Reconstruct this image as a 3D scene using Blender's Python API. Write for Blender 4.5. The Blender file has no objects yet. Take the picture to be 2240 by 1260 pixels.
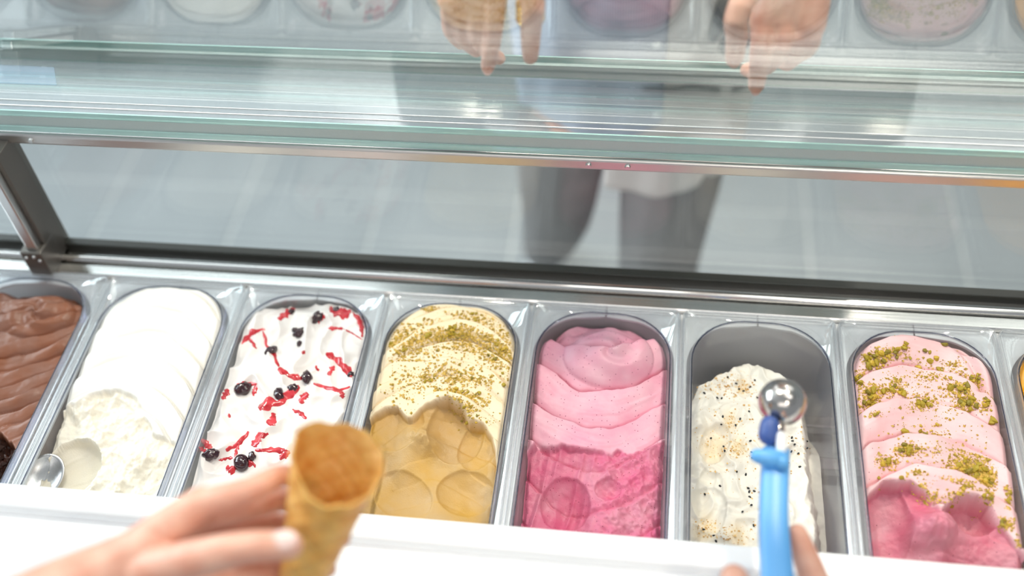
import bpy, bmesh, math, random
import numpy as np
from mathutils import Vector, Matrix, Euler
random.seed(7); rng = np.random.default_rng(11)
S = bpy.context.scene
COL = S.collection
PI = math.pi
# ------------------------------------------------------------------ camera
CAM = np.array([.1171, -.7715, .9281]); YAW, PITCH, ROLL, FPX = -.1788, .8589, -.0775, 2339.5
fw = np.array([math.sin(YAW)*math.cos(PITCH), math.cos(YAW)*math.cos(PITCH), -math.sin(PITCH)])
rt = np.array([math.cos(YAW), -math.sin(YAW), 0.]); up = np.cross(rt, fw)
CR = rt*math.cos(ROLL)+up*math.sin(ROLL); CU = -rt*math.sin(ROLL)+up*math.cos(ROLL)
cd = bpy.data.cameras.new('camera'); cam = bpy.data.objects.new('camera', cd); COL.objects.link(cam)
m = Matrix.Identity(4)
for i in range(3):
    m[i][0], m[i][1], m[i][2], m[i][3] = CR[i], CU[i], -fw[i], CAM[i]
cam.matrix_world = m
cd.sensor_width = 36; cd.lens = FPX/2240*36; cd.clip_start = .02; cd.clip_end = 60
cd.dof.use_dof = True; cd.dof.focus_distance = 1.105; cd.dof.aperture_fstop = 1.5
S.camera = cam
S.view_settings.view_transform = 'Standard'; S.view_settings.look = 'None'
S.view_settings.gamma = 1; S.view_settings.use_curve_mapping = False
S.view_settings.exposure = -0.12
S.cycles.transparent_max_bounces = 48; S.cycles.max_bounces = 8
S.cycles.use_denoising = True; S.cycles.caustics_reflective = False; S.cycles.caustics_refractive = False
# ------------------------------------------------------------------ light
W = bpy.data.worlds.new('world'); S.world = W; W.use_nodes = True
bg = W.node_tree.nodes['Background']; bg.inputs[0].default_value = (.86, .93, 1, 1); bg.inputs[1].default_value = .46
def area(name, loc, target, sx, sy, power, col):
    l = bpy.data.lights.new(name, 'AREA'); l.shape = 'RECTANGLE'; l.size = sx; l.size_y = sy; l.energy = power; l.color = col
    o = bpy.data.objects.new(name, l); COL.objects.link(o); o.location = loc
    o.rotation_euler = (Vector(target)-Vector(loc)).to_track_quat('-Z', 'Y').to_euler(); return o
area('window_light', (-2.2, .45, 1.12), (0, -.1, 0), 1.6, .9, 68, (.86, .94, 1))
area('counter_ceiling_light', (.3, .10, 1.69), (.2, -.1, 0), 2.2, .5, 15, (1, .97, .92))
area('counter_fill_light', (.1, -1.7, 1.55), (.1, .5, .1), 1.6, .5, 6, (1, .95, .90))  # unseen fill added to brighten the customer's front
area('shop_ceiling_light', (.3, 1.7, 1.70), (.2, 1.3, -.95), 3.0, 1.0, 30, (1, .98, .95))
def spot(loc, target, power, col=(1, .86, .70), ang=64):
    l = bpy.data.lights.new('downlight_beam', 'SPOT'); l.energy = power; l.color = col; l.spot_size = math.radians(ang); l.spot_blend = .6; l.shadow_soft_size = .05
    o = bpy.data.objects.new('downlight_beam', l); COL.objects.link(o); o.location = loc; o.rotation_euler = (Vector(target)-Vector(loc)).to_track_quat('-Z', 'Y').to_euler()
spot((-.28, .27, 1.72), (.00, .16, .3), 34, ang=50); spot((.68, .30, 1.72), (.34, .16, .25), 48, ang=54); spot((.80, 1.56, 1.72), (.8, 1.5, -1), 20); spot((.80, -1.40, 1.72), (.75, -1.2, 0), 14)

# ------------------------------------------------------------------ helpers
def ray(px, py):
    d = CR*(px-1120)/FPX - CU*(py-630)/FPX + fw
    return d
def at_z(px, py, z=0.):
    d = ray(px, py); t = (z-CAM[2])/d[2]; return CAM+t*d
def at_d(px, py, d): return CAM+ray(px, py)*d
AN = math.radians(61.26); NA = np.array([0, math.sin(AN), math.cos(AN)]); DA = .1554
def at_glass(px, py, off=0.):      # a point OFF behind the leaning upper glass
    d = ray(px, py); t = (DA+off-NA@CAM)/(NA@d); return CAM+t*d

def mat(name, col=(.8, .8, .8), rough=.5, metal=0., **kw):
    M = bpy.data.materials.new(name); M.use_nodes = True
    b = M.node_tree.nodes['Principled BSDF']
    b.inputs['Base Color'].default_value = (*col, 1); b.inputs['Roughness'].default_value = rough; b.inputs['Metallic'].default_value = metal
    for k, v in kw.items(): b.inputs[k.replace('_', ' ')].default_value = v
    return M
def nodes(M): return M.node_tree.nodes, M.node_tree.links
def add(M, t, **kw):
    n = M.node_tree.nodes.new(t)
    for k, v in kw.items(): setattr(n, k, v)
    return n
def bump_noise(M, scale=200, strength=.2, dist=.001, stretch=(1, 1, 1), detail=3):
    N, L = nodes(M); b = N['Principled BSDF']
    tc = add(M, 'ShaderNodeTexCoord'); mp = add(M, 'ShaderNodeMapping'); mp.inputs['Scale'].default_value = stretch
    nz = add(M, 'ShaderNodeTexNoise'); nz.inputs['Scale'].default_value = scale; nz.inputs['Detail'].default_value = detail
    bp = add(M, 'ShaderNodeBump'); bp.inputs['Strength'].default_value = strength; bp.inputs['Distance'].default_value = dist
    L.new(tc.outputs['Object'], mp.inputs[0]); L.new(mp.outputs[0], nz.inputs[0]); L.new(nz.outputs[0], bp.inputs['Height']); L.new(bp.outputs[0], b.inputs['Normal'])
    return nz
def color_noise(M, c1, c2, scale, stretch=(1, 1, 1), lo=.35, hi=.65, detail=4):
    N, L = nodes(M); b = N['Principled BSDF']
    tc = add(M, 'ShaderNodeTexCoord'); mp = add(M, 'ShaderNodeMapping'); mp.inputs['Scale'].default_value = stretch
    nz = add(M, 'ShaderNodeTexNoise'); nz.inputs['Scale'].default_value = scale; nz.inputs['Detail'].default_value = detail
    r = add(M, 'ShaderNodeValToRGB'); r.color_ramp.elements[0].position = lo; r.color_ramp.elements[1].position = hi
    r.color_ramp.elements[0].color = (*c1, 1); r.color_ramp.elements[1].color = (*c2, 1)
    L.new(tc.outputs['Object'], mp.inputs[0]); L.new(mp.outputs[0], nz.inputs[0]); L.new(nz.outputs[0], r.inputs[0]); L.new(r.outputs[0], b.inputs['Base Color'])
    return r
def clear(name, tint=(1, 1, 1), edge=(.6, .75, .8), f0=.04, rough=0., edge_pow=4., streak=0., haze=0., haze_edge=0.):
    """Thin clear sheet: transparent + mirror by angle (Schlick), darker tint where looked along."""
    M = bpy.data.materials.new(name); M.use_nodes = True; N, L = nodes(M); N.remove(N['Principled BSDF'])
    out = N['Material Output']
    lw = add(M, 'ShaderNodeLayerWeight'); lw.inputs[0].default_value = .5
    p5 = add(M, 'ShaderNodeMath', operation='POWER'); p5.inputs[1].default_value = 5
    L.new(lw.outputs['Facing'], p5.inputs[0])
    ma = add(M, 'ShaderNodeMath', operation='MULTIPLY_ADD'); ma.inputs[1].default_value = 1-f0; ma.inputs[2].default_value = f0
    L.new(p5.outputs[0], ma.inputs[0])
    pe = add(M, 'ShaderNodeMath', operation='POWER'); pe.inputs[1].default_value = edge_pow
    L.new(lw.outputs['Facing'], pe.inputs[0])
    mc = add(M, 'ShaderNodeMix', data_type='RGBA'); mc.inputs[6].default_value = (*tint, 1); mc.inputs[7].default_value = (*edge, 1)
    L.new(pe.outputs[0], mc.inputs[0])
    tr = add(M, 'ShaderNodeBsdfTransparent'); L.new(mc.outputs[2], tr.inputs[0])
    gl = add(M, 'ShaderNodeBsdfGlossy'); gl.inputs['Roughness'].default_value = rough; gl.inputs[0].default_value = (1, 1, 1, 1)
    if streak:
        tc = add(M, 'ShaderNodeTexCoord'); mp = add(M, 'ShaderNodeMapping'); mp.inputs['Scale'].default_value = (.6, 60, 60)
        nz = add(M, 'ShaderNodeTexNoise'); nz.inputs['Scale'].default_value = 3; nz.inputs['Detail'].default_value = 4
        bp = add(M, 'ShaderNodeBump'); bp.inputs['Strength'].default_value = streak; bp.inputs['Distance'].default_value = .001
        L.new(tc.outputs['Object'], mp.inputs[0]); L.new(mp.outputs[0], nz.inputs[0]); L.new(nz.outputs[0], bp.inputs['Height']); L.new(bp.outputs[0], gl.inputs['Normal'])
    mx = add(M, 'ShaderNodeMixShader'); L.new(ma.outputs[0], mx.inputs[0]); L.new(tr.outputs[0], mx.inputs[1]); L.new(gl.outputs[0], mx.inputs[2])
    if haze or haze_edge:
        df = add(M, 'ShaderNodeBsdfDiffuse'); df.inputs[0].default_value = (.93, .95, 1, 1); tl = add(M, 'ShaderNodeBsdfTranslucent'); tl.inputs[0].default_value = (.93, .95, 1, 1)
        m1 = add(M, 'ShaderNodeMixShader'); m1.inputs[0].default_value = .4; L.new(df.outputs[0], m1.inputs[1]); L.new(tl.outputs[0], m1.inputs[2])
        p3 = add(M, 'ShaderNodeMath', operation='POWER'); p3.inputs[1].default_value = 2.5; L.new(lw.outputs['Facing'], p3.inputs[0])
        hm = add(M, 'ShaderNodeMath', operation='MULTIPLY_ADD'); hm.inputs[1].default_value = haze_edge; hm.inputs[2].default_value = haze; L.new(p3.outputs[0], hm.inputs[0])
        m2 = add(M, 'ShaderNodeMixShader'); L.new(hm.outputs[0], m2.inputs[0]); L.new(mx.outputs[0], m2.inputs[1]); L.new(m1.outputs[0], m2.inputs[2]); mx = m2
    L.new(mx.outputs[0], out.inputs[0]); return M

def link(name, me, m=None, parent=None, smooth=False):
    o = bpy.data.objects.new(name, me); COL.objects.link(o)
    if m: me.materials.append(m)
    if parent: o.parent = parent
    if smooth: me.polygons.foreach_set('use_smooth', [True]*len(me.polygons))
    return o
def from_bm(name, bm, m=None, parent=None, smooth=False):
    me = bpy.data.meshes.new(name); bm.normal_update(); bm.to_mesh(me); bm.free(); return link(name, me, m, parent, smooth)
def raw(name, v, f, m=None, parent=None, smooth=False):
    me = bpy.data.meshes.new(name); me.from_pydata([tuple(map(float, x)) for x in v], [], [tuple(map(int, x)) for x in f]); me.update(); return link(name, me, m, parent, smooth)
def tag(o, label=None, cat=None, group=None, kind=None):
    if label: o['label'] = label
    if cat: o['category'] = cat
    if group: o['group'] = group
    if kind: o['kind'] = kind
    return o
def empty(name, loc=(0, 0, 0)):
    o = bpy.data.objects.new(name, None); COL.objects.link(o); o.location = loc; o.empty_display_size = .05; return o
def bm_box(bm, x0, x1, y0, y1, z0, z1, bev=0., seg=2):
    r = bmesh.ops.create_cube(bm, size=1); vs = r['verts']
    for v in vs: v.co = Vector(((x0+x1)/2+v.co.x*(x1-x0), (y0+y1)/2+v.co.y*(y1-y0), (z0+z1)/2+v.co.z*(z1-z0)))
    if bev:
        es = list({e for v in vs for e in v.link_edges}); bmesh.ops.bevel(bm, geom=es, offset=bev, segments=seg, affect='EDGES', profile=.5)
def box(name, x0, x1, y0, y1, z0, z1, m, parent=None, bev=0., seg=2):
    bm = bmesh.new(); bm_box(bm, x0, x1, y0, y1, z0, z1, bev, seg); return from_bm(name, bm, m, parent)
def extrude_x(name, prof, x0, x1, m, parent=None, smooth=False):
    """closed profile of (y,z) swept along X"""
    n = len(prof); v = [(x0, y, z) for y, z in prof]+[(x1, y, z) for y, z in prof]
    f = [(i, (i+1) % n, n+(i+1) % n, n+i) for i in range(n)]+[tuple(range(n))[::-1], tuple(range(n, 2*n))]
    me = raw(name, v, f, m, parent)
    bm = bmesh.new(); bm.from_mesh(me.data); bmesh.ops.recalc_face_normals(bm, faces=bm.faces); bm.to_mesh(me.data); bm.free()
    return me
def frame_of(d):
    d = Vector(d).normalized(); a = Vector((0, 0, 1)) if abs(d.z) < .9 else Vector((1, 0, 0))
    u = d.cross(a).normalized(); return u, d.cross(u).normalized(), d
def tube(pts, rad, n=14, caps=True):
    """verts, faces of a round tapered tube with hemispherical ends"""
    P = [Vector(p) for p in pts]; V = []; F = []; rings = []
    tang = []
    for i in range(len(P)):
        a = P[max(0, i-1)]; b = P[min(len(P)-1, i+1)]; tang.append((b-a).normalized())
    u, w, _ = frame_of(tang[0])
    seq = []
    if caps:
        for k in (3, 2, 1):
            a = k/3*PI/2*.97; seq.append((P[0]-tang[0]*rad[0]*math.sin(a), rad[0]*math.cos(a), tang[0]))
    for p, r, t in zip(P, rad, tang): seq.append((p, r, t))
    if caps:
        for k in (1, 2, 3):
            a = k/3*PI/2*.97; seq.append((P[-1]+tang[-1]*rad[-1]*math.sin(a), rad[-1]*math.cos(a), tang[-1]))
    for c, r, t in seq:
        u = (u-t*u.dot(t)).normalized(); w = t.cross(u)
        rings.append(len(V)); V += [c+u*r*math.cos(2*PI*k/n)+w*r*math.sin(2*PI*k/n) for k in range(n)]
    for i in range(len(rings)-1):
        a, b = rings[i], rings[i+1]
        F += [(a+k, a+(k+1) % n, b+(k+1) % n, b+k) for k in range(n)]
    F += [tuple(rings[0]+k for k in range(n))[::-1], tuple(rings[-1]+k for k in range(n))]
    return V, F
def merge(parts):
    V, F = [], []
    for v, f in parts:
        o = len(V); V += list(v); F += [tuple(i+o for i in q) for q in f]
    return V, F
def bake(o):
    """apply the modifiers of o"""
    dg = bpy.context.evaluated_depsgraph_get(); dg.update()
    me = bpy.data.meshes.new_from_object(o.evaluated_get(dg)); o.modifiers.clear(); o.data = me
    me.polygons.foreach_set('use_smooth', [True]*len(me.polygons)); return o
def organic(name, parts, voxel, m, parent=None, smooth_it=6):
    v, f = merge(parts); o = raw(name, v, f, m, parent)
    r = o.modifiers.new('r', 'REMESH'); r.mode = 'VOXEL'; r.voxel_size = voxel
    s = o.modifiers.new('s', 'SMOOTH'); s.iterations = smooth_it; s.factor = .5
    return bake(o)
# numpy gradient noise
_p = np.r_[rng.permutation(512), rng.permutation(512)]
_perm = rng.permutation(4096)
_g = rng.normal(size=(4096, 2)); _g /= np.linalg.norm(_g, axis=1)[:, None]
def perlin(x, y):
    xi = np.floor(x).astype(int); yi = np.floor(y).astype(int); xf = x-xi; yf = y-yi
    def g(i, j, dx, dy):
        h = _perm[(i*73856093 ^ j*19349663) & 4095]; return _g[h, 0]*dx+_g[h, 1]*dy
    u = xf**3*(xf*(xf*6-15)+10); v = yf**3*(yf*(yf*6-15)+10)
    a = g(xi, yi, xf, yf); b = g(xi+1, yi, xf-1, yf); c = g(xi, yi+1, xf, yf-1); d = g(xi+1, yi+1, xf-1, yf-1)
    return (a*(1-u)+b*u)*(1-v)+(c*(1-u)+d*u)*v
def fbm(x, y, s, oct=4, gain=.5):
    t = 0; a = 1
    for k in range(oct): t = t+a*perlin(x*s+17.3*k, y*s-9.1*k); s *= 2.03; a *= gain
    return t
def sstep(a, b, x):
    t = np.clip((x-a)/(b-a), 0, 1); return t*t*(3-2*t)

# ------------------------------------------------------------------ materials
steel = mat('brushed_steel', (.60, .60, .60), .26, 1.); bump_noise(steel, 3, .12, .001, (1, 300, 300))
steel_pol = mat('polished_steel', (.70, .68, .66), .14, 1.); bump_noise(steel_pol, 2, .10, .001, (1, 200, 200))
rail_m = mat('satin_steel', (.62, .60, .58), .34, 1.); bump_noise(rail_m, 3, .12, .001, (1, 300, 300))
well_m = mat('well_steel', (.88, .90, .92), .45, .25)
gasket_m = mat('black_gasket', (.022, .022, .018), .45)
post_m = mat('anodised_grey', (.16, .145, .13), .38, .6)
alu_m = mat('satin_aluminium', (.62, .62, .62), .3, 1.)
white_m = mat('white_plastic', (.93, .94, .95), .35)
body_m = mat('white_panel', (.85, .86, .87), .45)
glass_a = clear('upper_glass', (.97, .99, .985), (.82, .90, .89), .092)
glass_b = clear('front_glass', (.975, .99, .985), (.75, .88, .86), .02)
glass_s = clear('shelf_glass', (.985, .992, .99), (.78, .89, .88), .03, .045, streak=.05)
teal_m = mat('glass_edge', (.52, .82, .77), .12, Transmission_Weight=.35, IOR=1.45)
spacer_m = mat('grey_spacer', (.48, .58, .57), .35); bump_noise(spacer_m, 900, .5, .0005)
pan_m = clear('clear_polycarbonate', (.98, .985, .99), (.80, .82, .88), .04, .02, 9., haze=.06, haze_edge=.08)
pan_edge_m = clear('polycarbonate_rim', (.97, .98, .985), (.66, .70, .78), .13, .04, 6., haze=.07, haze_edge=.34)
lip_m = clear('rim_refraction_line', (.34, .36, .46), (.22, .24, .38), .06, .04, 2.)  # dark tint stands in for the refraction line along the inner rim
tile_m = mat('grey_tile', (.36, .39, .40), .34)
color_noise(tile_m, (.25, .275, .285), (.34, .365, .375), 2.2, (1, .4, 1), .3, .7)
grout_m = mat('pale_grout', (.52, .54, .54), .7)
ceil_m = mat('white_ceiling', (.72, .73, .74), .8)
wall_m = mat('pale_wall', (.70, .71, .72), .8)

# ------------------------------------------------------------------ the setting
FZ = -.95; CZ = 1.75
fl = tag(box('floor', -3.2, 3.2, -2.2, 4.3, FZ-.06, FZ-.004, grout_m), kind='structure')
tw, tl = .35, .70
tile_me = None; nt = 0
for i in range(-7, 7):
    for j in range(-1, 4):
        x0 = .512+i*tw; y0 = 1.114+(j-1)*tl
        if not (-2.1 < x0 < 1.9 and .2 < y0+tl and y0 < 2.6): continue
        if tile_me is None:
            t = box('tile', 0, tw-.007, 0, tl-.007, 0, .012, tile_m, fl, .0015, 1); tile_me = t.data
        else:
            t = bpy.data.objects.new('tile', tile_me); COL.objects.link(t); t.parent = fl
        t.location = (x0+.0035, y0+.0035, FZ-.012+random.uniform(-.0004, .0004))
tag(box('ceiling', -3.2, 3.2, -2.2, 4.3, CZ, CZ+.08, ceil_m), kind='structure')
tag(box('wall_back', -3.2, 3.2, 4.3, 4.4, FZ, CZ, wall_m), kind='structure')
# downlights seen mirrored in glass and steel; bars and panel added for reflections
lamp_on = bpy.data.materials.new('lamp_diffuser'); lamp_on.use_nodes = True
N, L = nodes(lamp_on); N.remove(N['Principled BSDF']); e = add(lamp_on, 'ShaderNodeEmission'); e.inputs[0].default_value = (1, .93, .80, 1); e.inputs[1].default_value = 240; L.new(e.outputs[0], N['Material Output'].inputs[0])
glow_on = bpy.data.materials.new('added_cool_glow'); glow_on.use_nodes = True
N, L = nodes(glow_on); N.remove(N['Principled BSDF']); e = add(glow_on, 'ShaderNodeEmission'); e.inputs[0].default_value = (.88, .95, 1, 1); e.inputs[1].default_value = 2.6; L.new(e.outputs[0], N['Material Output'].inputs[0])
def downlight(x, y, r, label):
    t = tag(empty('downlight', (x, y, CZ-.01)), label, 'ceiling lamp', None)
    bm = bmesh.new(); bmesh.ops.create_cone(bm, cap_ends=True, segments=32, radius1=r*1.25, radius2=r*1.15, depth=.016)
    o = from_bm('trim_ring', bm, white_m, t); o.location = (0, 0, 0)
    bm = bmesh.new(); bmesh.ops.create_circle(bm, cap_ends=True, segments=32, radius=r)
    bmesh.ops.reverse_faces(bm, faces=bm.faces)
    o = from_bm('diffuser', bm, lamp_on, t); o.location = (0, 0, -.0095)
for x, y, r, l_ in ((-.28, .27, .05, 'over the shelf, left of the customer'), (.68, .30, .045, 'over the shelf at its right end'), (.80, 1.56, .05, 'beyond the customer on the right'),
                    (-.30, 1.57, .05, 'beyond the customer on the left'), (.80, -1.40, .05, 'behind the server on the right')):
    downlight(x, y, r, 'round warm ceiling downlight '+l_)
t = tag(empty('reflection_bars', (-1.25, .27, CZ-.02)), 'long cool white glowing bars added over the left of the case for reflections', 'ceiling lamp')  # unseen bars added so ledge and leaning glass mirror a white band
box('housing', -.85, .85, -.13, .13, -.005, .02, alu_m, t, .004)
for a_, b_ in ((-.12, -.05), (-.04, .03), (.04, .12)): box('light_bar', -.84, .84, a_, b_, -.010, -.004, glow_on, t)

zs_ = .212
def mirror_up(px, py):
    p = at_z(px, py, zs_); d = ray(px, py); t_ = (CZ-.03-zs_)/(-d[2]); return p[0]+d[0]*t_, p[1]+d[1]*t_
t = tag(empty('reflection_panel', (-1.75, 1.42, CZ-.015)), 'wide cool white glowing panel added over the shop floor on the left for reflections', 'ceiling lamp')  # unseen panel added to whiten reflections on the left ledge and pan rims
box('frame', -1.1, 1.1, -.40, .40, -.004, .015, alu_m, t, .003)
panel_on = glow_on.copy(); panel_on.node_tree.nodes['Emission'].inputs[1].default_value = 3.6
for x_ in (-1.08, -.355, .37):
    for y_ in (-.38, .01): box('diffuser', x_, x_+.71, y_, y_+.37, -.008, -.0035, panel_on, t)
xa = mirror_up(-150, 185)[0]; xb = mirror_up(930, 210)[0]; rows = [(mirror_up(420, a_)[1], mirror_up(420, b_)[1]) for a_, b_ in ((152, 176), (180, 192), (196, 226))]
t = tag(empty('reflection_bars', ((xa+xb)/2, rows[1][0], CZ-.02)), 'broad cool white glowing bars added beyond the shelf on the left for reflections', 'ceiling lamp')  # unseen bars added and spaced to make glare bands on the shelf
box('housing', xa-(xa+xb)/2-.05, xb-(xa+xb)/2+.05, rows[2][1]-rows[1][0]-.03, rows[0][0]-rows[1][0]+.03, -.005, .02, alu_m, t, .004)
for a_, b_ in rows: box('light_bar', xa-(xa+xb)/2, xb-(xa+xb)/2, min(a_, b_)-rows[1][0], max(a_, b_)-rows[1][0], -.010, -.004, glow_on, t)

# ------------------------------------------------------------------ display case
P = .168
case = tag(empty('display_case', (0, 0, FZ)), 'white and steel gelato display case with clear slanted front glass', 'display case')
def cpart(o): o.parent = case; o.matrix_parent_inverse = Matrix.Translation((0, 0, -FZ)); return o
X0, X1 = -1.5, 1.15
XP = -.5878      # the grey upright
# well
cpart(box('well_floor', X0, X1, -.40, .02, -.152, -.146, well_m))
cpart(box('well_back', X0, X1, .004, .010, -.15, -.012, well_m))
cpart(box('well_front', X0, X1, -.405, -.399, -.15, -.01, well_m))
for y in (-.055, -.11, -.25): cpart(box('pan_support_bar', X0, X1, y-.008, y+.008, -.135, -.120, steel, None, .002))
# steel ledge between the pans and the glass
cpart(extrude_x('steel_ledge', [(.003, -.022), (.003, -.0065), (.0045, -.005), (.0175, -.0045), (.0185, -.009), (.021, -.009), (.046, -.006), (.046, -.022)], X0, X1, steel_pol))
rail = [(.0275+.0052*math.cos(a), -.0075+.0065*math.sin(a)) for a in np.linspace(0, PI, 12)]
cpart(extrude_x('ledge_rail', rail, X0, X1, steel_pol))
cpart(box('gasket', X0, X1, .0415, .0535, -.02, .004, gasket_m, None, .0015))
# lower panes, upright, top rail
cpart(box('front_pane', XP+.011, X1, .0450, .0510, .0035, .1675, glass_b))
cpart(box('front_pane', X0, XP-.011, .0450, .0510, .0035, .1675, glass_b))
cpart(box('upright_post', XP-.0105, XP+.0105, .012, .0545, -.004, .172, post_m, None, .001))
cpart(box('post_nose', XP-.0085, XP+.0055, .001, .0122, -.004, .172, alu_m, None, .002))
br = cpart(box('post_bracket', XP-.016, XP+.011, -.004, .03, -.006, .036, post_m, None, .002))
for dxx, dz in ((-.009, .028), (.001, .030), (.006, .024)):
    bm = bmesh.new(); bmesh.ops.create_uvsphere(bm, u_segments=10, v_segments=6, radius=.0022); bmesh.ops.translate(bm, verts=bm.verts, vec=(XP+dxx, -.0045, dz))
    o = from_bm('rivet', bm, alu_m, br, True)
cpart(box('top_rail', X0, X1, .0405, .0560, .1665, .1815, rail_m, None, .003, 3))
for y in (.0515, .0605): cpart(box('seal_strip', X0, X1, y, y+.0012, .2121, .2134, white_m))
for x in (-.655, -.646, -.632, -.55, .06, .1): 
    bm = bmesh.new(); bmesh.ops.create_cone(bm, cap_ends=True, segments=12, radius1=.0035, radius2=.0025, depth=.003); bmesh.ops.rotate(bm, cent=(0, 0, 0), matrix=Matrix.Rotation(PI/2, 3, 'X'), verts=bm.verts); bmesh.ops.translate(bm, verts=bm.verts, vec=(x, .0395, .174))
    cpart(from_bm('rail_screw', bm, alu_m))
# double glazed shelf: two plates, a spacer, ground edges
SY0, SY1 = .0450, .168
for nm, z0, z1 in (('lower_shelf_glass', .1830, .1895), ('upper_shelf_glass', .2045, .2120)):
    sh = cpart(box(nm, X0, X1, SY0+.001, SY1-.001, z0, z1, glass_s))
    for y0, y1 in ((SY0-.0008, SY0+.001), (SY1-.001, SY1+.0008)):
        e_ = box('polished_edge', X0, X1, y0, y1, z0, z1, teal_m); e_.parent = sh
cpart(box('shelf_spacer', X0, X1, SY0+.001, SY0+.006, .1895, .2045, spacer_m))
cpart(box('shelf_spacer', X0, X1, SY1-.006, SY1-.001, .1895, .2045, spacer_m))
# leaning upper pane
tdir = np.array([0, -math.cos(AN), math.sin(AN)])
def apt(s, off): q = NA*(DA+off)+tdir*(s); return q[1], q[2]
s0 = .2125/math.sin(AN)-DA*math.cos(AN)/math.sin(AN)+.0
def s_at_z(z): return (z-NA[2]*DA)/tdir[2]
sa, sb = s_at_z(.2135), s_at_z(.62)
cpart(extrude_x('upper_pane', [apt(sa, 0), apt(sb, 0), apt(sb, .006), apt(sa+.003, .006)], X0, X1, glass_a))
ty, tz = apt(sb, 0)
cpart(box('canopy_rail', X0, X1, ty-.03, ty+.03, tz-.002, tz+.035, alu_m, None, .004))
refl_m = clear('pale_blue_reflection', (.62, .80, .93), (.6, .75, .9), .05, .05, haze=.22); refl = []  # tinted patch paints a bluish reflection onto the shelf glass
for a_, b_ in ((-40, 140), (118, 147), (124, 186), (-40, 180)): q = at_z(a_, b_, .2126); refl += [(q[0], q[1], .2121), (q[0], q[1], .2127)]
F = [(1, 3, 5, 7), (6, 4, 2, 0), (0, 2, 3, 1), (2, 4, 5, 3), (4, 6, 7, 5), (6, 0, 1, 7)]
tag(raw('reflection_patch', refl, F, refl_m), 'pale blue see-through patch painting a reflection on the left end of the glass shelf', 'reflection_patch')
# customer side body and server side worktop
cpart(box('front_panel', X0, X1, .047, .075, FZ+.02, -.021, body_m, None, .004))
cpart(box('case_base', X0+.05, X1-.05, -.40, .05, FZ, FZ+.09, post_m))
lip = []
for a in np.linspace(PI*.5, PI, 7): lip.append((-.303+.0065+.0065*math.cos(a)-.0065, .0))
prof = [(-.3035, .012), (-.3035, .036)]+[(-.3105+.007*math.cos(a), .036+.007*math.sin(a)) for a in np.linspace(0, PI/2, 6)]+[(-.325, .0435)]+[(-.325+.006*math.cos(a), .0375+.006*math.sin(a)) for a in np.linspace(PI/2, PI, 5)]+[(-.331, .0325), (-.3345, .030), (-.345, .0295), (-.345, .012)]
cpart(extrude_x('counter_lip', prof, X0, X1, white_m))
prof = [(-.345, .0), (-.345, .0335)]+[(-.349+.004*math.cos(a), .0335+.004*math.sin(a)) for a in np.linspace(0, PI/2, 5)]+[(-.470, .0375), (-.476, .034), (-.476, .0)]
cpart(extrude_x('worktop_edge', prof, X0, X1, white_m))
cpart(box('service_panel', X0, X1, -.43, -.41, FZ+.02, 0, body_m))

# ------------------------------------------------------------------ pans
def rrect(hx, hy0, hy1, r, n=10):
    """rounded rectangle loop, far side hy1, near side hy0"""
    L_ = []
    for cx, cy, a0 in ((hx-r, hy1-r, 0), (-hx+r, hy1-r, PI/2), (-hx+r, hy0+r, PI), (hx-r, hy0+r, 1.5*PI)):
        for k in range(n+1): a = a0+PI/2*k/n; L_.append((cx+r*math.cos(a), cy+r*math.sin(a)))
    return L_
IHX = .0725; IY1 = -.0125; IY0 = -.352; IR = .058
def loft(loops):
    V = []; F = []; n = len(loops[0][0])
    for lp, z in loops: V += [(x, y, z) for x, y in lp]
    for i in range(len(loops)-1):
        F += [(i*n+k, i*n+(k+1) % n, (i+1)*n+(k+1) % n, (i+1)*n+k) for k in range(n)]
    return V, F, n
def solid(o, th, off=-1):
    s = o.modifiers.new('s', 'SOLIDIFY'); s.thickness = th; s.offset = off; return bake(o)
def pan_z(z): return 1-(-z)*.07
V, F, n = loft([(rrect(IHX, IY0, IY1, IR), 0.0), (rrect(IHX-.0012, IY0+.0012, IY1-.0012, IR), -.0025), (rrect(IHX-.0075, IY0+.008, IY1-.008, IR-.004), -.100), (rrect(IHX-.012, IY0+.013, IY1-.013, IR-.008), -.112), (rrect(IHX-.022, IY0+.023, IY1-.023, IR-.018), -.116)])
F.append(tuple(range(4*n, 5*n))[::-1])
ob = raw('body', V, F, pan_m, None); body_me = solid(ob, .0025, -1).data; bpy.data.objects.remove(ob)
oh = P/2-.0012
V, F, n = loft([(rrect(oh, -.368, 0, .008), -.010), (rrect(oh, -.368, 0, .008), -.0018), (rrect(oh-.0004, -.3676, -.0004, .0078), -.0004), (rrect(oh-.0012, -.3668, -.0012, .0072), .0006), (rrect(oh-.0022, -.3658, -.0022, .0064), .0004), (rrect(oh-.0030, -.365, -.0030, .0058), -.0006), (rrect(IHX, IY0, IY1, IR), -.0004)])
ob = raw('rim', V, F, pan_edge_m, None); rim_me = solid(ob, .0022, -1).data; bpy.data.objects.remove(ob)
V, F, n = loft([(rrect(IHX+.0006*math.cos(a), IY0-.0006*math.cos(a), IY1+.0006*math.cos(a), IR), .0002+.0006*math.sin(a)) for a in np.linspace(0, 2*PI, 7)])  # thin loop added to draw the dark refraction line
ob = raw('lip', V, F, lip_m, None, True); lip_me = ob.data; bpy.data.objects.remove(ob)
PANS = ['chocolate', 'white cream', 'cherry ripple', 'pistachio crumb caramel', 'pink berry', 'sesame meringue', 'pink pistachio', 'orange']
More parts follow.
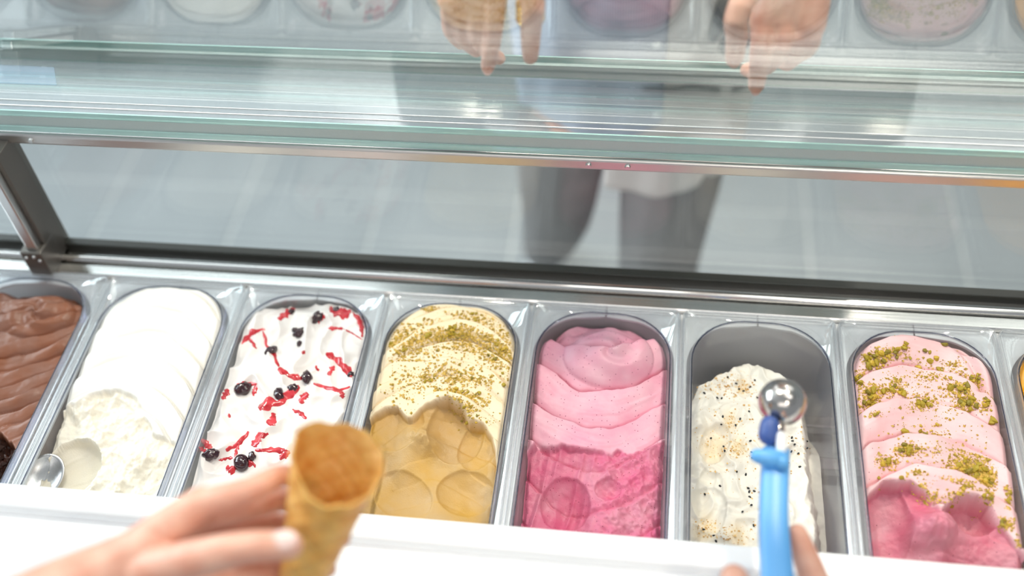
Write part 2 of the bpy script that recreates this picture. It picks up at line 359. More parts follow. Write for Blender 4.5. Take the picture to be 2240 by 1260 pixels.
pan_labels = ['clear plastic pan of brown chocolate gelato at the left edge', 'clear plastic pan of plain white gelato with a spade in it', 'clear plastic pan of white gelato with red cherry streaks',
 'clear plastic pan of tan gelato with pistachio crumbs behind the cone', 'clear plastic pan of plain deep pink gelato in the row', 'half empty clear plastic pan of white sesame gelato under the scoop',
 'clear plastic pan of pale pink gelato with pistachio pieces', 'clear plastic pan of orange gelato at the right edge']
def pan_x(k): return (k-4+.5)*P-.0      # pan 0..7 ; boundary k between pan k-1 and k lies at (k-4)*P
for k in range(8):
    e_ = tag(empty('gelato_pan', (pan_x(k), 0, 0)), pan_labels[k], 'pan', 'gelato pans in the case')
    for nm, me in (('body', body_me), ('rim', rim_me), ('lip', lip_me)):
        o = bpy.data.objects.new(nm, me); COL.objects.link(o); o.parent = e_

# flat steel dividers that fill the gaps between the pans and carry their rims
div_m = mat('divider_steel', (.86, .88, .90), .34, .35); bump_noise(div_m, 4, .15, .001, (200, 1, 200))
ys = [.0025, -.002, -.008, -.0125]+[-.0125-.058*(1-math.cos(a)) for a in np.linspace(.12, PI/2, 14)]+[-.20, -.345]
def gap_half(y):
    d = IY1+.0025-y; W_ = 0 if d <= 0 else IHX if d >= IR else IHX-IR+math.sqrt(max(0, IR*IR-(IR-d)**2)); return max(.0015, .0832-W_-(.0040 if d > 0 else .0))
for k in range(9):
    xb = (k-4)*P; lp = [(xb+gap_half(y), y) for y in ys]+[(xb-gap_half(y), y) for y in ys[::-1]]; n = len(lp)
    V = [(x, y, -.0115) for x, y in lp]+[(x, y, -.0145) for x, y in lp]; m2 = len(ys)
    F = [(i, i+1, n-2-i, n-1-i) for i in range(m2-1)]+[(n+n-1-i, n+n-2-i, n+i+1, n+i) for i in range(m2-1)]+[(i, n+i, n+(i+1) % n, (i+1) % n) for i in range(n)]
    cpart(raw('pan_divider', V, F, div_m))

# ------------------------------------------------------------------ gelato
GH = IHX-.0008
def outline(v, z=-.02):
    R = IR-.001; L_ = IY1-IY0-.003
    d = np.minimum(v, L_-v); d = np.clip(d, 0, None)
    return np.where(d < R, GH-R+np.sqrt(np.clip(R*R-(R-d)**2, 0, None)), GH)
NU, NV = 170, 330
LV = IY1-IY0-.003
GEL = {}
def to_pan(k, px, py, z):
    q = at_z(px, py, z); return q[0]-pan_x(k), IY1-.0015-q[1]
def gelato(k, hfun, m, label, zbot=-.111):
    tv = np.linspace(0, 1, NV); v = LV*(tv**1.35*.5+tv*.5); v = v*LV/v[-1]
    u = np.linspace(-1, 1, NU); u = np.sign(u)*(1-(1-np.abs(u))**1.25)
    wv = outline(v); wv = np.maximum(wv, .002)
    Xg = u[None, :]*wv[:, None]; Vg = np.repeat(v[:, None], NU, 1)
    Zg, cut = hfun(Xg, Vg)
    shrink = 1-np.clip(-Zg-.004, 0, .11)*.068/GH*1.0
    Yg = IY1-.0015-Vg
    yc = (IY0+IY1)/2
    Xs = Xg*shrink; Ys = yc+(Yg-yc)*(1-np.clip(-Zg-.004, 0, .11)*.07/.17)
    n = NU*NV
    top = np.stack([Xs+pan_x(k), Ys, Zg], -1).reshape(-1, 3)
    bi = np.concatenate([np.arange(NU), NU*np.arange(1, NV-1)+NU-1, n-1-np.arange(NU), NU*np.arange(NV-2, 0, -1)])
    sk = top[bi].copy(); dz = zbot-sk[:, 2]; sc = 1+dz*.07/.075
    sk[:, 0] = pan_x(k)+(sk[:, 0]-pan_x(k))*np.clip(sc, .8, 1); sk[:, 1] = yc+(sk[:, 1]-yc)*np.clip(1+dz*.07/.17, .8, 1); sk[:, 2] = zbot
    verts = np.vstack([top, sk])
    ii, jj = np.meshgrid(np.arange(NV-1), np.arange(NU-1), indexing='ij'); a = (ii*NU+jj).ravel()
    fq = np.stack([a, a+NU, a+NU+1, a+1], -1)
    nb = len(bi); b0 = np.arange(nb); b1 = (b0+1) % nb
    fs = np.stack([bi[b0], bi[b1], n+b1, n+b0], -1)
    fa = np.vstack([fq, fs])
    me = bpy.data.meshes.new('gelato'); me.vertices.add(len(verts)); me.vertices.foreach_set('co', verts.ravel().astype(np.float32))
    me.loops.add(fa.size); me.loops.foreach_set('vertex_index', fa.ravel().astype(np.int32))
    me.polygons.add(len(fa)); me.polygons.foreach_set('loop_start', (np.arange(len(fa))*4).astype(np.int32)); me.polygons.foreach_set('use_smooth', np.ones(len(fa), bool))
    me.update(); me.validate()
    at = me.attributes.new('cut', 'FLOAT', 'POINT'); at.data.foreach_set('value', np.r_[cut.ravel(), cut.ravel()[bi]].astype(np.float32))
    o = link('gelato', me, m); tag(o, label, 'gelato')
    GEL[k] = hfun; return o
def h_at(k, x, y):
    """surface height of pan k's gelato at world x,y"""
    x = np.atleast_1d(np.asarray(x, float))-pan_x(k); y = np.atleast_1d(np.asarray(y, float)); yc = (IY0+IY1)/2; z = np.full(x.shape, -.02)
    for _ in range(2):
        q = np.clip(-z-.004, 0, .11); z, c = GEL[k](x/(1-q*.068/GH), IY1-.0015-(yc+(y-yc)/(1-q*.07/.17)))
    return z
def land(k, px, py, z=-.02):
    """the points of pan k's gelato seen at pixels"""
    px = np.atleast_1d(np.asarray(px, float)); py = np.atleast_1d(np.asarray(py, float)); z = np.full(px.shape, z)
    d = CR[None]*(px[:, None]-1120)/FPX-CU[None]*(py[:, None]-630)/FPX+fw[None]
    for _ in range(6):
        q = CAM+d*((z-CAM[2])/d[:, 2])[:, None]; z = .4*z+.6*h_at(k, q[:, 0], q[:, 1])
    q = CAM+d*((z-CAM[2])/d[:, 2])[:, None]; q[:, 2] = h_at(k, q[:, 0], q[:, 1]); return q
def inside(k, q, m_=.003):
    v = IY1-.0015-q[:, 1]; return (v > m_) & (np.abs(q[:, 0]-pan_x(k)) < outline(v)-m_-.068*np.clip(-q[:, 2], 0, .1))
def gel_mat(name, c_top, c_cut, speck=None, rough=.42, var=.06):
    M = mat(name, c_top, rough); N, L = nodes(M); b = N['Principled BSDF']
    b.inputs['Subsurface Weight'].default_value = 0.0; b.inputs['Subsurface Radius'].default_value = (.006, .004, .003); b.inputs['Subsurface Scale'].default_value = 1
    b.inputs['Specular IOR Level'].default_value = .35
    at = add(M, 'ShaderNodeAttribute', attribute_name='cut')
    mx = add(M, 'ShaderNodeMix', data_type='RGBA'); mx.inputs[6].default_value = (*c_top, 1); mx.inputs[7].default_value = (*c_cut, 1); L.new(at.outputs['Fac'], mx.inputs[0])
    tc = add(M, 'ShaderNodeTexCoord'); nz = add(M, 'ShaderNodeTexNoise'); nz.inputs['Scale'].default_value = 28; nz.inputs['Detail'].default_value = 4; L.new(tc.outputs['Object'], nz.inputs[0])
    hs = add(M, 'ShaderNodeHueSaturation'); mr = add(M, 'ShaderNodeMapRange'); mr.inputs[1].default_value = .3; mr.inputs[2].default_value = .7; mr.inputs[3].default_value = 1+var*2; mr.inputs[4].default_value = 1-var*2
    L.new(nz.outputs[0], mr.inputs[0]); L.new(mr.outputs[0], hs.inputs['Saturation']); L.new(mx.outputs[2], hs.inputs['Color'])
    col = hs.outputs[0]
    if speck:
        vo = add(M, 'ShaderNodeTexVoronoi'); vo.inputs['Scale'].default_value = speck[1]; L.new(tc.outputs['Object'], vo.inputs['Vector'])
        lt = add(M, 'ShaderNodeMath', operation='LESS_THAN'); lt.inputs[1].default_value = speck[2]; L.new(vo.outputs['Distance'], lt.inputs[0])
        sx = add(M, 'ShaderNodeSeparateColor'); L.new(vo.outputs['Color'], sx.inputs[0])
        gt = add(M, 'ShaderNodeMath', operation='GREATER_THAN'); gt.inputs[1].default_value = .72; L.new(sx.outputs[0], gt.inputs[0])
        mu = add(M, 'ShaderNodeMath', operation='MULTIPLY'); L.new(lt.outputs[0], mu.inputs[0]); L.new(gt.outputs[0], mu.inputs[1])
        m2 = add(M, 'ShaderNodeMix', data_type='RGBA'); m2.inputs[7].default_value = (*speck[0], 1); L.new(mu.outputs[0], m2.inputs[0]); L.new(col, m2.inputs[6]); col = m2.outputs[2]
    L.new(col, b.inputs['Base Color'])
    n2 = add(M, 'ShaderNodeTexNoise'); n2.inputs['Scale'].default_value = 650; n2.inputs['Detail'].default_value = 3; L.new(tc.outputs['Object'], n2.inputs[0])
    bp = add(M, 'ShaderNodeBump'); bp.inputs['Distance'].default_value = .0006
    ms = add(M, 'ShaderNodeMapRange'); ms.inputs[3].default_value = .10; ms.inputs[4].default_value = .55; L.new(at.outputs['Fac'], ms.inputs[0]); L.new(ms.outputs[0], bp.inputs['Strength'])
    L.new(n2.outputs[0], bp.inputs['Height']); L.new(bp.outputs[0], b.inputs['Normal'])
    return M
def strokes(X, V, per, a, x0, amp, tilt=0., jit=.004, seed=0., soft=.14, fade=.5):
    """overlapping spatula strokes: each a ramp that ends in a small ledge"""
    s = V-a*(X-x0)**2-tilt*X+jit*fbm(X+seed, V-seed, 22, 3)
    q = s/per; i = np.floor(q); t = q-i
    hsh = np.modf(np.abs(np.sin(i*12.9898+seed*7.1)*43758.5))[0]
    am = (.45+.55*hsh)*sstep(-fade, .45, perlin(X*16+i*3.7+seed, i*1.3+V*3))
    saw = (1-t**2.2)*sstep(0, soft*.7, t)*1.45-.62*np.exp(-(np.minimum(t, 1-t)*per/.0017)**2)
    fine = fbm(X*6+seed+i*5, s*150, 1.0, 2)*.0005
    return amp*am*saw+fine, i, t
def bumpy(X, V, amp, s, seed, oct=5, gain=.55): return amp*fbm(X+seed, V+seed*.7, s, oct, gain)
def ridged(X, V, amp, s, seed, oct=4):
    t = 0; a = 1
    for k in range(oct): t = t+a*(1-2*np.abs(perlin(X*s+seed+k*5.1, V*s-seed-k*3.3))); s = s*2.1; a *= .5
    return amp*t
def scoop_mark(X, V, cx, cv, rx, rv, depth, rot=0.):
    c, s = math.cos(rot), math.sin(rot); dx_ = (X-cx)*c+(V-cv)*s; dv_ = -(X-cx)*s+(V-cv)*c
    d = (dx_/rx)**2+(dv_/rv)**2; return np.where(d < 1, depth*np.sqrt(np.clip(1-d, 0, 1)), 0)
def bline(k, pts, z):
    q = [to_pan(k, a, b, z) for a, b in pts]; q.sort(); xs = np.array([t[0] for t in q]); vs = np.array([t[1] for t in q])
    return lambda X: np.interp(X, xs, vs)
def edge_fall(X, V, lo=.004, wid=.007):
    w = outline(V); d = np.minimum(w-np.abs(X), np.minimum(V, LV-V)*1.0); return -lo*(1-sstep(0, wid, d))**2

# 0 chocolate
def h_choc(X, V):
    st, i, t = strokes(X, V, .021, -3.2, -.01, .0062, -.25, .006, 1.3, .2)
    z = -.012-.03*V+st+bumpy(X, V, .0022, 14, 2)
    d = np.hypot((X-.012)/.048, (V-.046)/.030); lump = .010*np.clip(1-d*d, 0, 1)**.6*(1+.25*np.sin(9*d+3*np.arctan2(V-.046, X-.012)))
    z = z+lump*(d < 1)-.016*sstep(.022, .006, V+.006*np.sin(X*90))
    b = c_b(X)+.004*fbm(X, V, 90, 2); cut = sstep(-.001, .002, V-b)
    z = z-cut*(.012+.02*np.clip(V-b, 0, .05)/.05)+cut*bumpy(X, V, .009, 85, 5)
    return z+edge_fall(X, V), cut
c_b = bline(0, [(-120, 860), (-40, 925), (0, 955), (20, 968), (38, 985), (60, 1040)], -.03)
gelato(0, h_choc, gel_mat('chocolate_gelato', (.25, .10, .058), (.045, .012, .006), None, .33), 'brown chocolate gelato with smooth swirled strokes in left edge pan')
# 1 white cream
w_b = bline(1, [(100, 930), (160, 900), (225, 878), (262, 872), (300, 885), (330, 925), (345, 960), (400, 985), (440, 1010)], -.02)
def h_white(X, V):
    st, i, t = strokes(X, V, .033, 8.0, .012, .0064, .25, .004, 4.2, .12)
    z = -.0035+.006*(1-(X/.072)**2)-.05*np.clip(V-.05, 0, 1)+st+bumpy(X, V, .0010, 12, 3)
    b = w_b(X)+.005*fbm(X, V, 60, 3); e = V-b; cut = sstep(-.0015, .004, e)
    rough = sstep(-.5, .4, fbm(X+3, V, 26, 2))
    z = z-cut*(.005+.10*np.clip(e, 0, .08))+cut*(bumpy(X, V, .0050, 30, 7)+ridged(X, V, .0034, 60, 3)*rough)
    cx, cv = to_pan(1, 165, 1045, -.035); sm = scoop_mark(X, V, cx, cv, .033, .036, .020); z = np.where(sm > 0, np.minimum(z, -.022-sm), z)
    cx, cv = to_pan(1, 255, 925, -.02); sm = scoop_mark(X, V, cx, cv, .028, .020, .006, .5); z = z-sm
    z = z-cut*st*.85
    return z+edge_fall(X, V), cut*.8
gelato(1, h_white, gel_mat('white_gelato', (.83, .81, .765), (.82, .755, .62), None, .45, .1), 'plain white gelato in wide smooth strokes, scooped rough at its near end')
# 2 cherry ripple
def h_cher(X, V):
    wx = X+.012*perlin(X*30+9, V*30); wv = V+.014*perlin(X*26-4, V*26+7)
    z = -.007-.035*V+bumpy(wx, wv, .0085, 20, 8, 3, .40)
    fold = np.abs(perlin(wx*34+3, wv*24+1)); z = z+.0050*(1-np.minimum(fold*3.2, 1))**1.5
    f2 = np.abs(perlin(wx*52-8, wv*38+5)); z = z+.0016*(1-np.minimum(f2*3.0, 1))**1.2+.0005*perlin(wx*130, wv*60)
    z = z-.010*sstep(.02, 0, V)
    return np.minimum(z, -.001)+edge_fall(X, V, .002, .008), X*0
gelato(2, h_cher, gel_mat('ripple_gelato', (.82, .785, .765), (.9, .8, .78), None, .4, .12), 'fluffy white gelato rippled with red cherry sauce behind the waffle cone')
# 3 pistachio caramel
p_b = bline(3, [(775, 960), (812, 925), (845, 905), (872, 903), (893, 930), (905, 927), (935, 903), (985, 892), (1012, 905), (1028, 932), (1060, 942), (1078, 965), (1086, 1000), (1092, 1060)], -.018)
def h_pist(X, V):
    st, i, t = strokes(X, V, .0235, 7.5, .020, .0085, .18, .005, 6.7, .10, .35)
    z = -.0045+.004*(1-(X/.072)**2)-.03*np.clip(V-.02, 0, 1)+st+bumpy(X, V, .0012, 15, 1)
    b = p_b(X)+.0025*fbm(X, V, 80, 2); e = V-b; cut = sstep(-.0012, .0016, e)
    z = z-cut*(.007+.16*np.clip(e, 0, .07))+cut*bumpy(X, V, .0014, 30, 5, 3)
    for (a, c, rx, rv, dp, ro) in ((870, 945, .030, .030, .006, .3), (1000, 960, .030, .036, .012, -.2), (1050, 985, .022, .03, .006, .2), (880, 1090, .035, .025, .006, .5), (1020, 1085, .03, .025, .006, .1)):
        cx, cv = to_pan(3, a, c, -.03); z = z-cut*scoop_mark(X, V, cx, cv, rx, rv, dp, ro)
    cx, cv = to_pan(3, 935, 985, -.035); d = np.exp(-(((X-cx)*.9+(V-cv)*.5)/.022)**2-(((V-cv)*.9-(X-cx)*.4)/.011)**2)
    z = z+cut*d*(.010+ridged(X, V, .0032, 70, 6))
    wl = to_pan(3, 822, 1070, -.03)[0]; z = z-cut*.012*sstep(.005, -.006, X-wl)*sstep(.03, .06, e)
    z = z-cut*st*.85
    return z+edge_fall(X, V, .003), cut
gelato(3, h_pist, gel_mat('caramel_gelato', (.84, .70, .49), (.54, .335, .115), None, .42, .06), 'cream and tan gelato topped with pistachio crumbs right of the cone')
# 4 pink
k_b = bline(4, [(1150, 1000), (1172, 980), (1195, 985), (1225, 982), (1262, 988), (1300, 994), (1340, 1002), (1352, 990), (1372, 1000), (1440, 985), (1478, 960)], -.03)
def h_pink(X, V):
    st, i, t = strokes(X, V, .046, -7.0, -.012, .0118, .10, .007, 3.1, .10, .7)
    z = -.021-.030*V+st+bumpy(X, V, .0018, 14, 6)
    d = np.hypot((X-.006)/.050, (V-.050)/.036); a = np.arctan2(V-.05, X-.006)
    z = z+(d < 1)*.011*np.clip(1-d*d, 0, 1)**.5*(1+.18*np.sin(10*d+2*a))
    z = z-.008*sstep(.026, .008, V+.010*np.sin(X*50+1)+.01*fbm(X, V, 40, 2))
    b = k_b(X)+.003*fbm(X, V, 80, 3); e = V-b; cut = sstep(-.001, .002, e)
    g = np.abs(perlin(X*55+V*12+3, V*7+2)); z = z-cut*(.009+.10*np.clip(e, 0, .07))+cut*(bumpy(X, V, .0035, 26, 9, 4)+.0045*(1-np.minimum(3*g, 1))*sstep(.02, -.02, X+.0))
    right = sstep(-.02, .02, X); z = z+cut*right*(ridged(X, V, .0046, 40, 2)+.006)
    cx, cv = to_pan(4, 1235, 1120, -.05); z = z-cut*scoop_mark(X, V, cx, cv, .026, .03, .012)
    cx, cv = to_pan(4, 1330, 1095, -.05); z = z-cut*scoop_mark(X, V, cx, cv, .014, .012, .007)
    z = z-cut*st*.6
    return z+edge_fall(X, V, .004), cut
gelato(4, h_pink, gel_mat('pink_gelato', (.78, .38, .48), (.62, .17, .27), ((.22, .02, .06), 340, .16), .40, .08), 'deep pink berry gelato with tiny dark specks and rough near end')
# 5 sesame meringue
m_r = [to_pan(5, a, b, -.045) for a, b in ((1690, 790), (1745, 850), (1775, 930), (1785, 1050), (1800, 1150), (1805, 1220))]
m_r.sort(key=lambda t: t[1]); m_rv = np.array([t[1] for t in m_r]); m_rx = np.array([t[0] for t in m_r])
m_t = bline(5, [(1490, 900), (1520, 850), (1560, 825), (1600, 800), (1622, 790), (1660, 800), (1700, 815), (1760, 850), (1800, 860)], -.05)
def h_mer(X, V):
    wx = X+.010*perlin(X*34+2, V*34); wv = V+.012*perlin(X*30-7, V*30+3)
    z = -.038-.015*V+bumpy(wx, wv, .0085, 26, 4, 4, .5); f = np.abs(perlin(wx*40+6, wv*30-2)); z = z+.0045*(1-np.minimum(f*3, 1))**1.4
    e = np.minimum(np.interp(V, m_rv, m_rx)-X, V-m_t(X))+.004*fbm(X, V, 60, 3); k_ = sstep(-.004, .010, e)
    thin = -.109+.045*sstep(.06, .13, V)*sstep(0, .03, X)+.003*fbm(X, V, 40, 3)
    for (a, c, rx, rv, dp) in ((1560, 975, .016, .026, .010), (1535, 1130, .022, .034, .012), (1540, 1060, .009, .02, .006)):
        cx, cv = to_pan(5, a, c, -.045); z = z-scoop_mark(X, V, cx, cv, rx, rv, dp, .3)
    cutm = 0*X
    for (a, c, r) in ((1560, 975, .014), (1610, 985, .008), (1540, 1155, .012), (1610, 1180, .010), (1590, 930, .008), (1620, 850, .006)):
        cx, cv = to_pan(5, a, c, -.045); cutm = np.maximum(cutm, .55*np.exp(-((X-cx)**2+((V-cv)*.6)**2)/r**2))
    return thin+(z-thin)*k_, cutm*k_
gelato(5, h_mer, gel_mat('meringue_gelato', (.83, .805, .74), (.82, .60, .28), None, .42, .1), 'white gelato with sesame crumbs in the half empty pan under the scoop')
# 6 pink pistachio
r_b = bline(6, [(1880, 1130), (1892, 1092), (1925, 1066), (1985, 1072), (2025, 1098), (2052, 1128), (2085, 1100), (2120, 1094), (2160, 1110), (2185, 1150), (2215, 1185), (2245, 1225)], -.018)
def h_pp(X, V):
    st, i, t = strokes(X, V, .041, 6.0, .004, .0108, .12, .007, 8.8, .11, .6)
    z = -.010+.003*(1-(X/.072)**2)-.024*V+st+bumpy(X, V, .0016, 13, 4)-.006*sstep(.012, .0, V)
    d = np.abs(np.hypot(X-.0, (V-.06)*.9)-.058); z = z-.006*np.exp(-(d/.004)**2)*(V < .07)*(X > .0)
    b = r_b(X)+.002*fbm(X, V, 90, 2); e = V-b; cut = sstep(-.001, .0015, e)
    z = z-cut*(.008+.20*np.clip(e, 0, .06))+cut*bumpy(X, V, .0034, 34, 9, 5)
    cx, cv = to_pan(6, 2118, 1130, -.03); z = z-cut*scoop_mark(X, V, cx, cv, .028, .024, .024)
    cx, cv = to_pan(6, 1935, 1150, -.03); z = z-cut*scoop_mark(X, V, cx, cv, .024, .042, .014)
    cx, cv = to_pan(6, 2040, 1175, -.03); dd = np.exp(-((X-cx)/.024)**2-((V-cv)/.018)**2); z = z+cut*dd*(.020+ridged(X, V, .0065, 42, 1))
    z = z-cut*st*.85
    return z+edge_fall(X, V, .004), cut
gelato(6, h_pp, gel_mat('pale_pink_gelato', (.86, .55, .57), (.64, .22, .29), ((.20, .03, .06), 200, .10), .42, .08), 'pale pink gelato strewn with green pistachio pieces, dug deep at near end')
# 7 orange
def h_or(X, V):
    st, i, t = strokes(X, V, .04, 6, 0, .006, .1, .006, 2.2)
    return -.010-.02*V+st+bumpy(X, V, .0016, 14, 3)+edge_fall(X, V), X*0
gelato(7, h_or, gel_mat('orange_gelato', (.88, .40, .02), (.9, .4, .05), None, .4), 'bright orange gelato in the pan at the right edge')

# ------------------------------------------------------------------ cherry sauce and cherries
sauce_m = mat('cherry_sauce', (.60, .03, .04), .16, 0, Coat_Weight=.3); color_noise(sauce_m, (.44, .012, .02), (.72, .06, .075), 90)
cherry_m = mat('dark_cherry', (.030, .006, .010), .12, 0, Coat_Weight=.6)
gel_cherry = [o for o in S.objects if o.name == 'gelato.002'][0]
SAUCE = [([(608, 699), (628, 685), (646, 676)], 8), ([(528, 752), (552, 727), (580, 720)], 6), ([(575, 724), (583, 754), (598, 774), (611, 802)], 6), ([(544, 738), (561, 763)], 4),
 ([(609, 806), (633, 821), (655, 830), (674, 824)], 8), ([(720, 677), (744, 686), (769, 683)], 13), ([(772, 683), (789, 704), (793, 738)], 6), ([(683, 697), (711, 692)], 11), ([(718, 718), (750, 719)], 5),
 ([(750, 719), (771, 729), (792, 743)], 2), ([(714, 772), (739, 790), (761, 812), (772, 823)], 9), ([(731, 800), (719, 822)], 6), ([(686, 838), (717, 849), (744, 854), (766, 847)], 5), ([(746, 857), (751, 872)], 6),
 ([(486, 874), (500, 852)], 7), ([(514, 849), (533, 838), (562, 841)], 5), ([(561, 842), (553, 866)], 6), ([(567, 896), (589, 882), (611, 880), (633, 860), (655, 846)], 11), ([(656, 882), (671, 858)], 9),
 ([(583, 921), (600, 925), (596, 903)], 8), ([(639, 896), (658, 904), (670, 917)], 5), ([(442, 961), (462, 983)], 8), ([(435, 978), (453, 990)], 5), ([(494, 985), (522, 971), (545, 945)], 6),
 ([(522, 973), (513, 1000)], 4), ([(478, 1007), (509, 1001)], 4), ([(553, 977), (567, 955), (587, 948)], 10), ([(558, 985), (589, 984), (619, 985), (634, 988)], 6), ([(611, 1004), (634, 989)], 8),
 ([(494, 1024), (515, 1030)], 8), ([(660, 769), (668, 773)], 5), ([(690, 800), (697, 812)], 4), ([(500, 905), (503, 914)], 3), ([(520, 1010), (560, 1018)], 9)]
def resample(pts, n):
    p = np.array(pts, float); s = np.r_[0, np.cumsum(np.linalg.norm(np.diff(p, axis=0), axis=1))]; t = np.linspace(0, s[-1], n)
    q = np.stack([np.interp(t, s, p[:, 0]), np.interp(t, s, p[:, 1])], -1)
    for _ in range(3): q[1:-1] = q[1:-1]*.5+(q[:-2]+q[2:])*.25
    return q
def ribbon(k, pts, wpx, m_, parent, name, zoff=.0011, seed=0):
    n = max(10, int(np.hypot(*(np.array(pts[-1])-pts[0]))/4)+8); p = resample(pts, n); tg = np.gradient(p, axis=0); tg /= np.linalg.norm(tg, axis=1)[:, None]; nr = np.stack([-tg[:, 1], tg[:, 0]], -1)
    t = np.linspace(0, 1, n); w = wpx*(np.sin(PI*np.clip(t*.94+.03, 0, 1))**.45)*(.75+.8*perlin(t*5+seed, t*0+seed*1.7))
    p = p+nr*(wpx*.5*perlin(t*6+seed*3, t*0+2.2))[:, None]
    A_ = (-1, -.8, -.4, 0, .4, .8, 1); hz = (-.6, .35, .85, 1, .85, .35, -.6)
    rows = []
    for a_, h_ in zip(A_, hz):
        ww = w*(1+.35*perlin(t*9+a_*2, t*0+seed)); q = land(k, p[:, 0]+nr[:, 0]*a_*ww, p[:, 1]+nr[:, 1]*a_*ww); q[:, 2] += zoff*h_*np.minimum(1, w/6); rows.append(q)
    V = np.stack(rows, 1).reshape(-1, 3); F = [(i*7+j, i*7+j+1, (i+1)*7+j+1, (i+1)*7+j) for i in range(n-1) for j in range(6)]
    return raw(name, V, F, m_, parent, True)
for i, (pts, w) in enumerate(SAUCE): ribbon(2, pts, w*1.35, sauce_m, gel_cherry, 'sauce_streak', seed=i*1.37)
CH = [(532, 850, 17, 'glossy dark cherry left of middle in the ripple gelato'), (611, 863, 13, 'dark cherry at the centre of the thick red streak, ripple gelato'), (640, 849, 10, 'dark cherry at the right end of the central red streak'),
 (671, 825, 13, 'dark cherry on the right side of the ripple gelato'), (592, 768, 12, 'dark red cherry where the long thin streak bends, left back'), (656, 729, 12, 'dark cherry near the back middle of the ripple gelato'),
 (655, 751, 7, 'tiny cherry fragment in front of the back middle cherry'), (646, 722, 7, 'small curled cherry skin behind the back middle cherry'), (696, 694, 14, 'dark cherry in red sauce at the back of ripple gelato'),
 (637, 683, 8, 'small cherry on the back left streak of ripple gelato'), (736, 680, 9, 'cherry sunk in the wide red smear at back right'), (461, 994, 14, 'dark cherry in the front left corner of ripple gelato'),
 (528, 1013, 17, 'big round shiny cherry nearest the hand with the cone'), (551, 998, 9, 'small cherry touching the big round shiny one'), (768, 819, 7, 'small cherry at the end of the red streak at right edge')]
def lump(r, sub, amp, seed, sq=(1, 1, 1)):
    bm = bmesh.new(); bmesh.ops.create_icosphere(bm, subdivisions=sub, radius=1)
    for v in bm.verts:
        f = 1+amp*float(perlin(np.array([v.co.x*1.6+seed*3.1+v.co.z]), np.array([v.co.y*1.6-seed+v.co.z*.7]))[0]); v.co = Vector((v.co.x*sq[0], v.co.y*sq[1], v.co.z*sq[2]))*f*r
    return bm
for i, (px, py, r, lab) in enumerate(CH):
    q = land(2, px, py)[0]; rr = r/2000*1.02
    round_ = (i == 12); bm = lump(rr, 3, .1 if round_ else .55, i, (1.1, .95, .8) if round_ else (1.15, .85, .75))
    o = from_bm('cherry', bm, cherry_m, None, True); o.location = (q[0], q[1], q[2]+rr*.05); o.rotation_euler = (random.uniform(-.4, .4), random.uniform(-.4, .4), random.uniform(0, 6)); tag(o, lab, 'cherry', 'cherries on the ripple gelato')

# ------------------------------------------------------------------ pistachio, sesame
pis_m = []
for i, (a, b) in enumerate((((.28, .21, .012), (.54, .39, .035)), ((.15, .13, .016), (.36, .27, .03)), ((.46, .31, .018), (.68, .46, .06)))):
    pm = mat('pistachio_%s' % ('green', 'dark', 'gold')[i], b, .55); color_noise(pm, a, b, 260, (1, 1, 1), .4, .6, 2); pis_m.append(pm)
crumb_m = mat('pistachio_crumb', (.5, .38, .05), .6); color_noise(crumb_m, (.36, .24, .018), (.76, .52, .13), 330, (1, 1, 1), .38, .62, 2)
chunk_me = []
for i in range(9):
    bm = lump(1, 1, .8, i+20, (1.1, .85, .75)); bm.normal_update(); me = bpy.data.meshes.new('pistachio_piece'); bm.to_mesh(me); bm.free(); me.materials.append(pis_m[(0, 1, 0, 2, 0, 1, 2, 0, 0)[i]]); chunk_me.append(me)
def scatter(clusters):
    P_ = []
    for (px, py, rx, ry, n, *ro) in clusters:
        a = rng.normal(size=(n, 2)).clip(-1.9, 1.9)*.62; c, s_ = math.cos(ro[0] if ro else 0), math.sin(ro[0] if ro else 0)
        P_.append(np.stack([px+a[:, 0]*rx*c-a[:, 1]*ry*s_, py+a[:, 0]*rx*s_+a[:, 1]*ry*c], -1))
    return np.vstack(P_)
OCT = np.array([(1, 0, 0), (-1, 0, 0), (0, 1, 0), (0, -1, 0), (0, 0, 1), (0, 0, -1)], float); OF = np.array([(0, 2, 4), (2, 1, 4), (1, 3, 4), (3, 0, 4), (2, 0, 5), (1, 2, 5), (3, 1, 5), (0, 3, 5)])
def crumbs(name, k, pix, r0, r1, m_, label, cat, flat=.6):
    q = land(k, pix[:, 0], pix[:, 1]); q = q[inside(k, q, .002)]; n = len(q); r = r0+(r1-r0)*rng.random(n)**3
    ang = rng.random(n)*6.28; V = np.empty((n, 6, 3)); st = .7+.8*rng.random((n, 6, 1))
    b = OCT[None]*st*r[:, None, None]; c, s_ = np.cos(ang)[:, None], np.sin(ang)[:, None]
    V[..., 0] = b[..., 0]*c-b[..., 1]*s_*.8; V[..., 1] = b[..., 0]*s_+b[..., 1]*c*.8; V[..., 2] = b[..., 2]*flat
    V += q[:, None]+np.array([0, 0, .25])*r[:, None, None]
    F = (OF[None]+(np.arange(n)*6)[:, None, None]).reshape(-1, 3)
    o = raw(name, V.reshape(-1, 3), F, m_); tag(o, label, cat, None, 'stuff'); return o
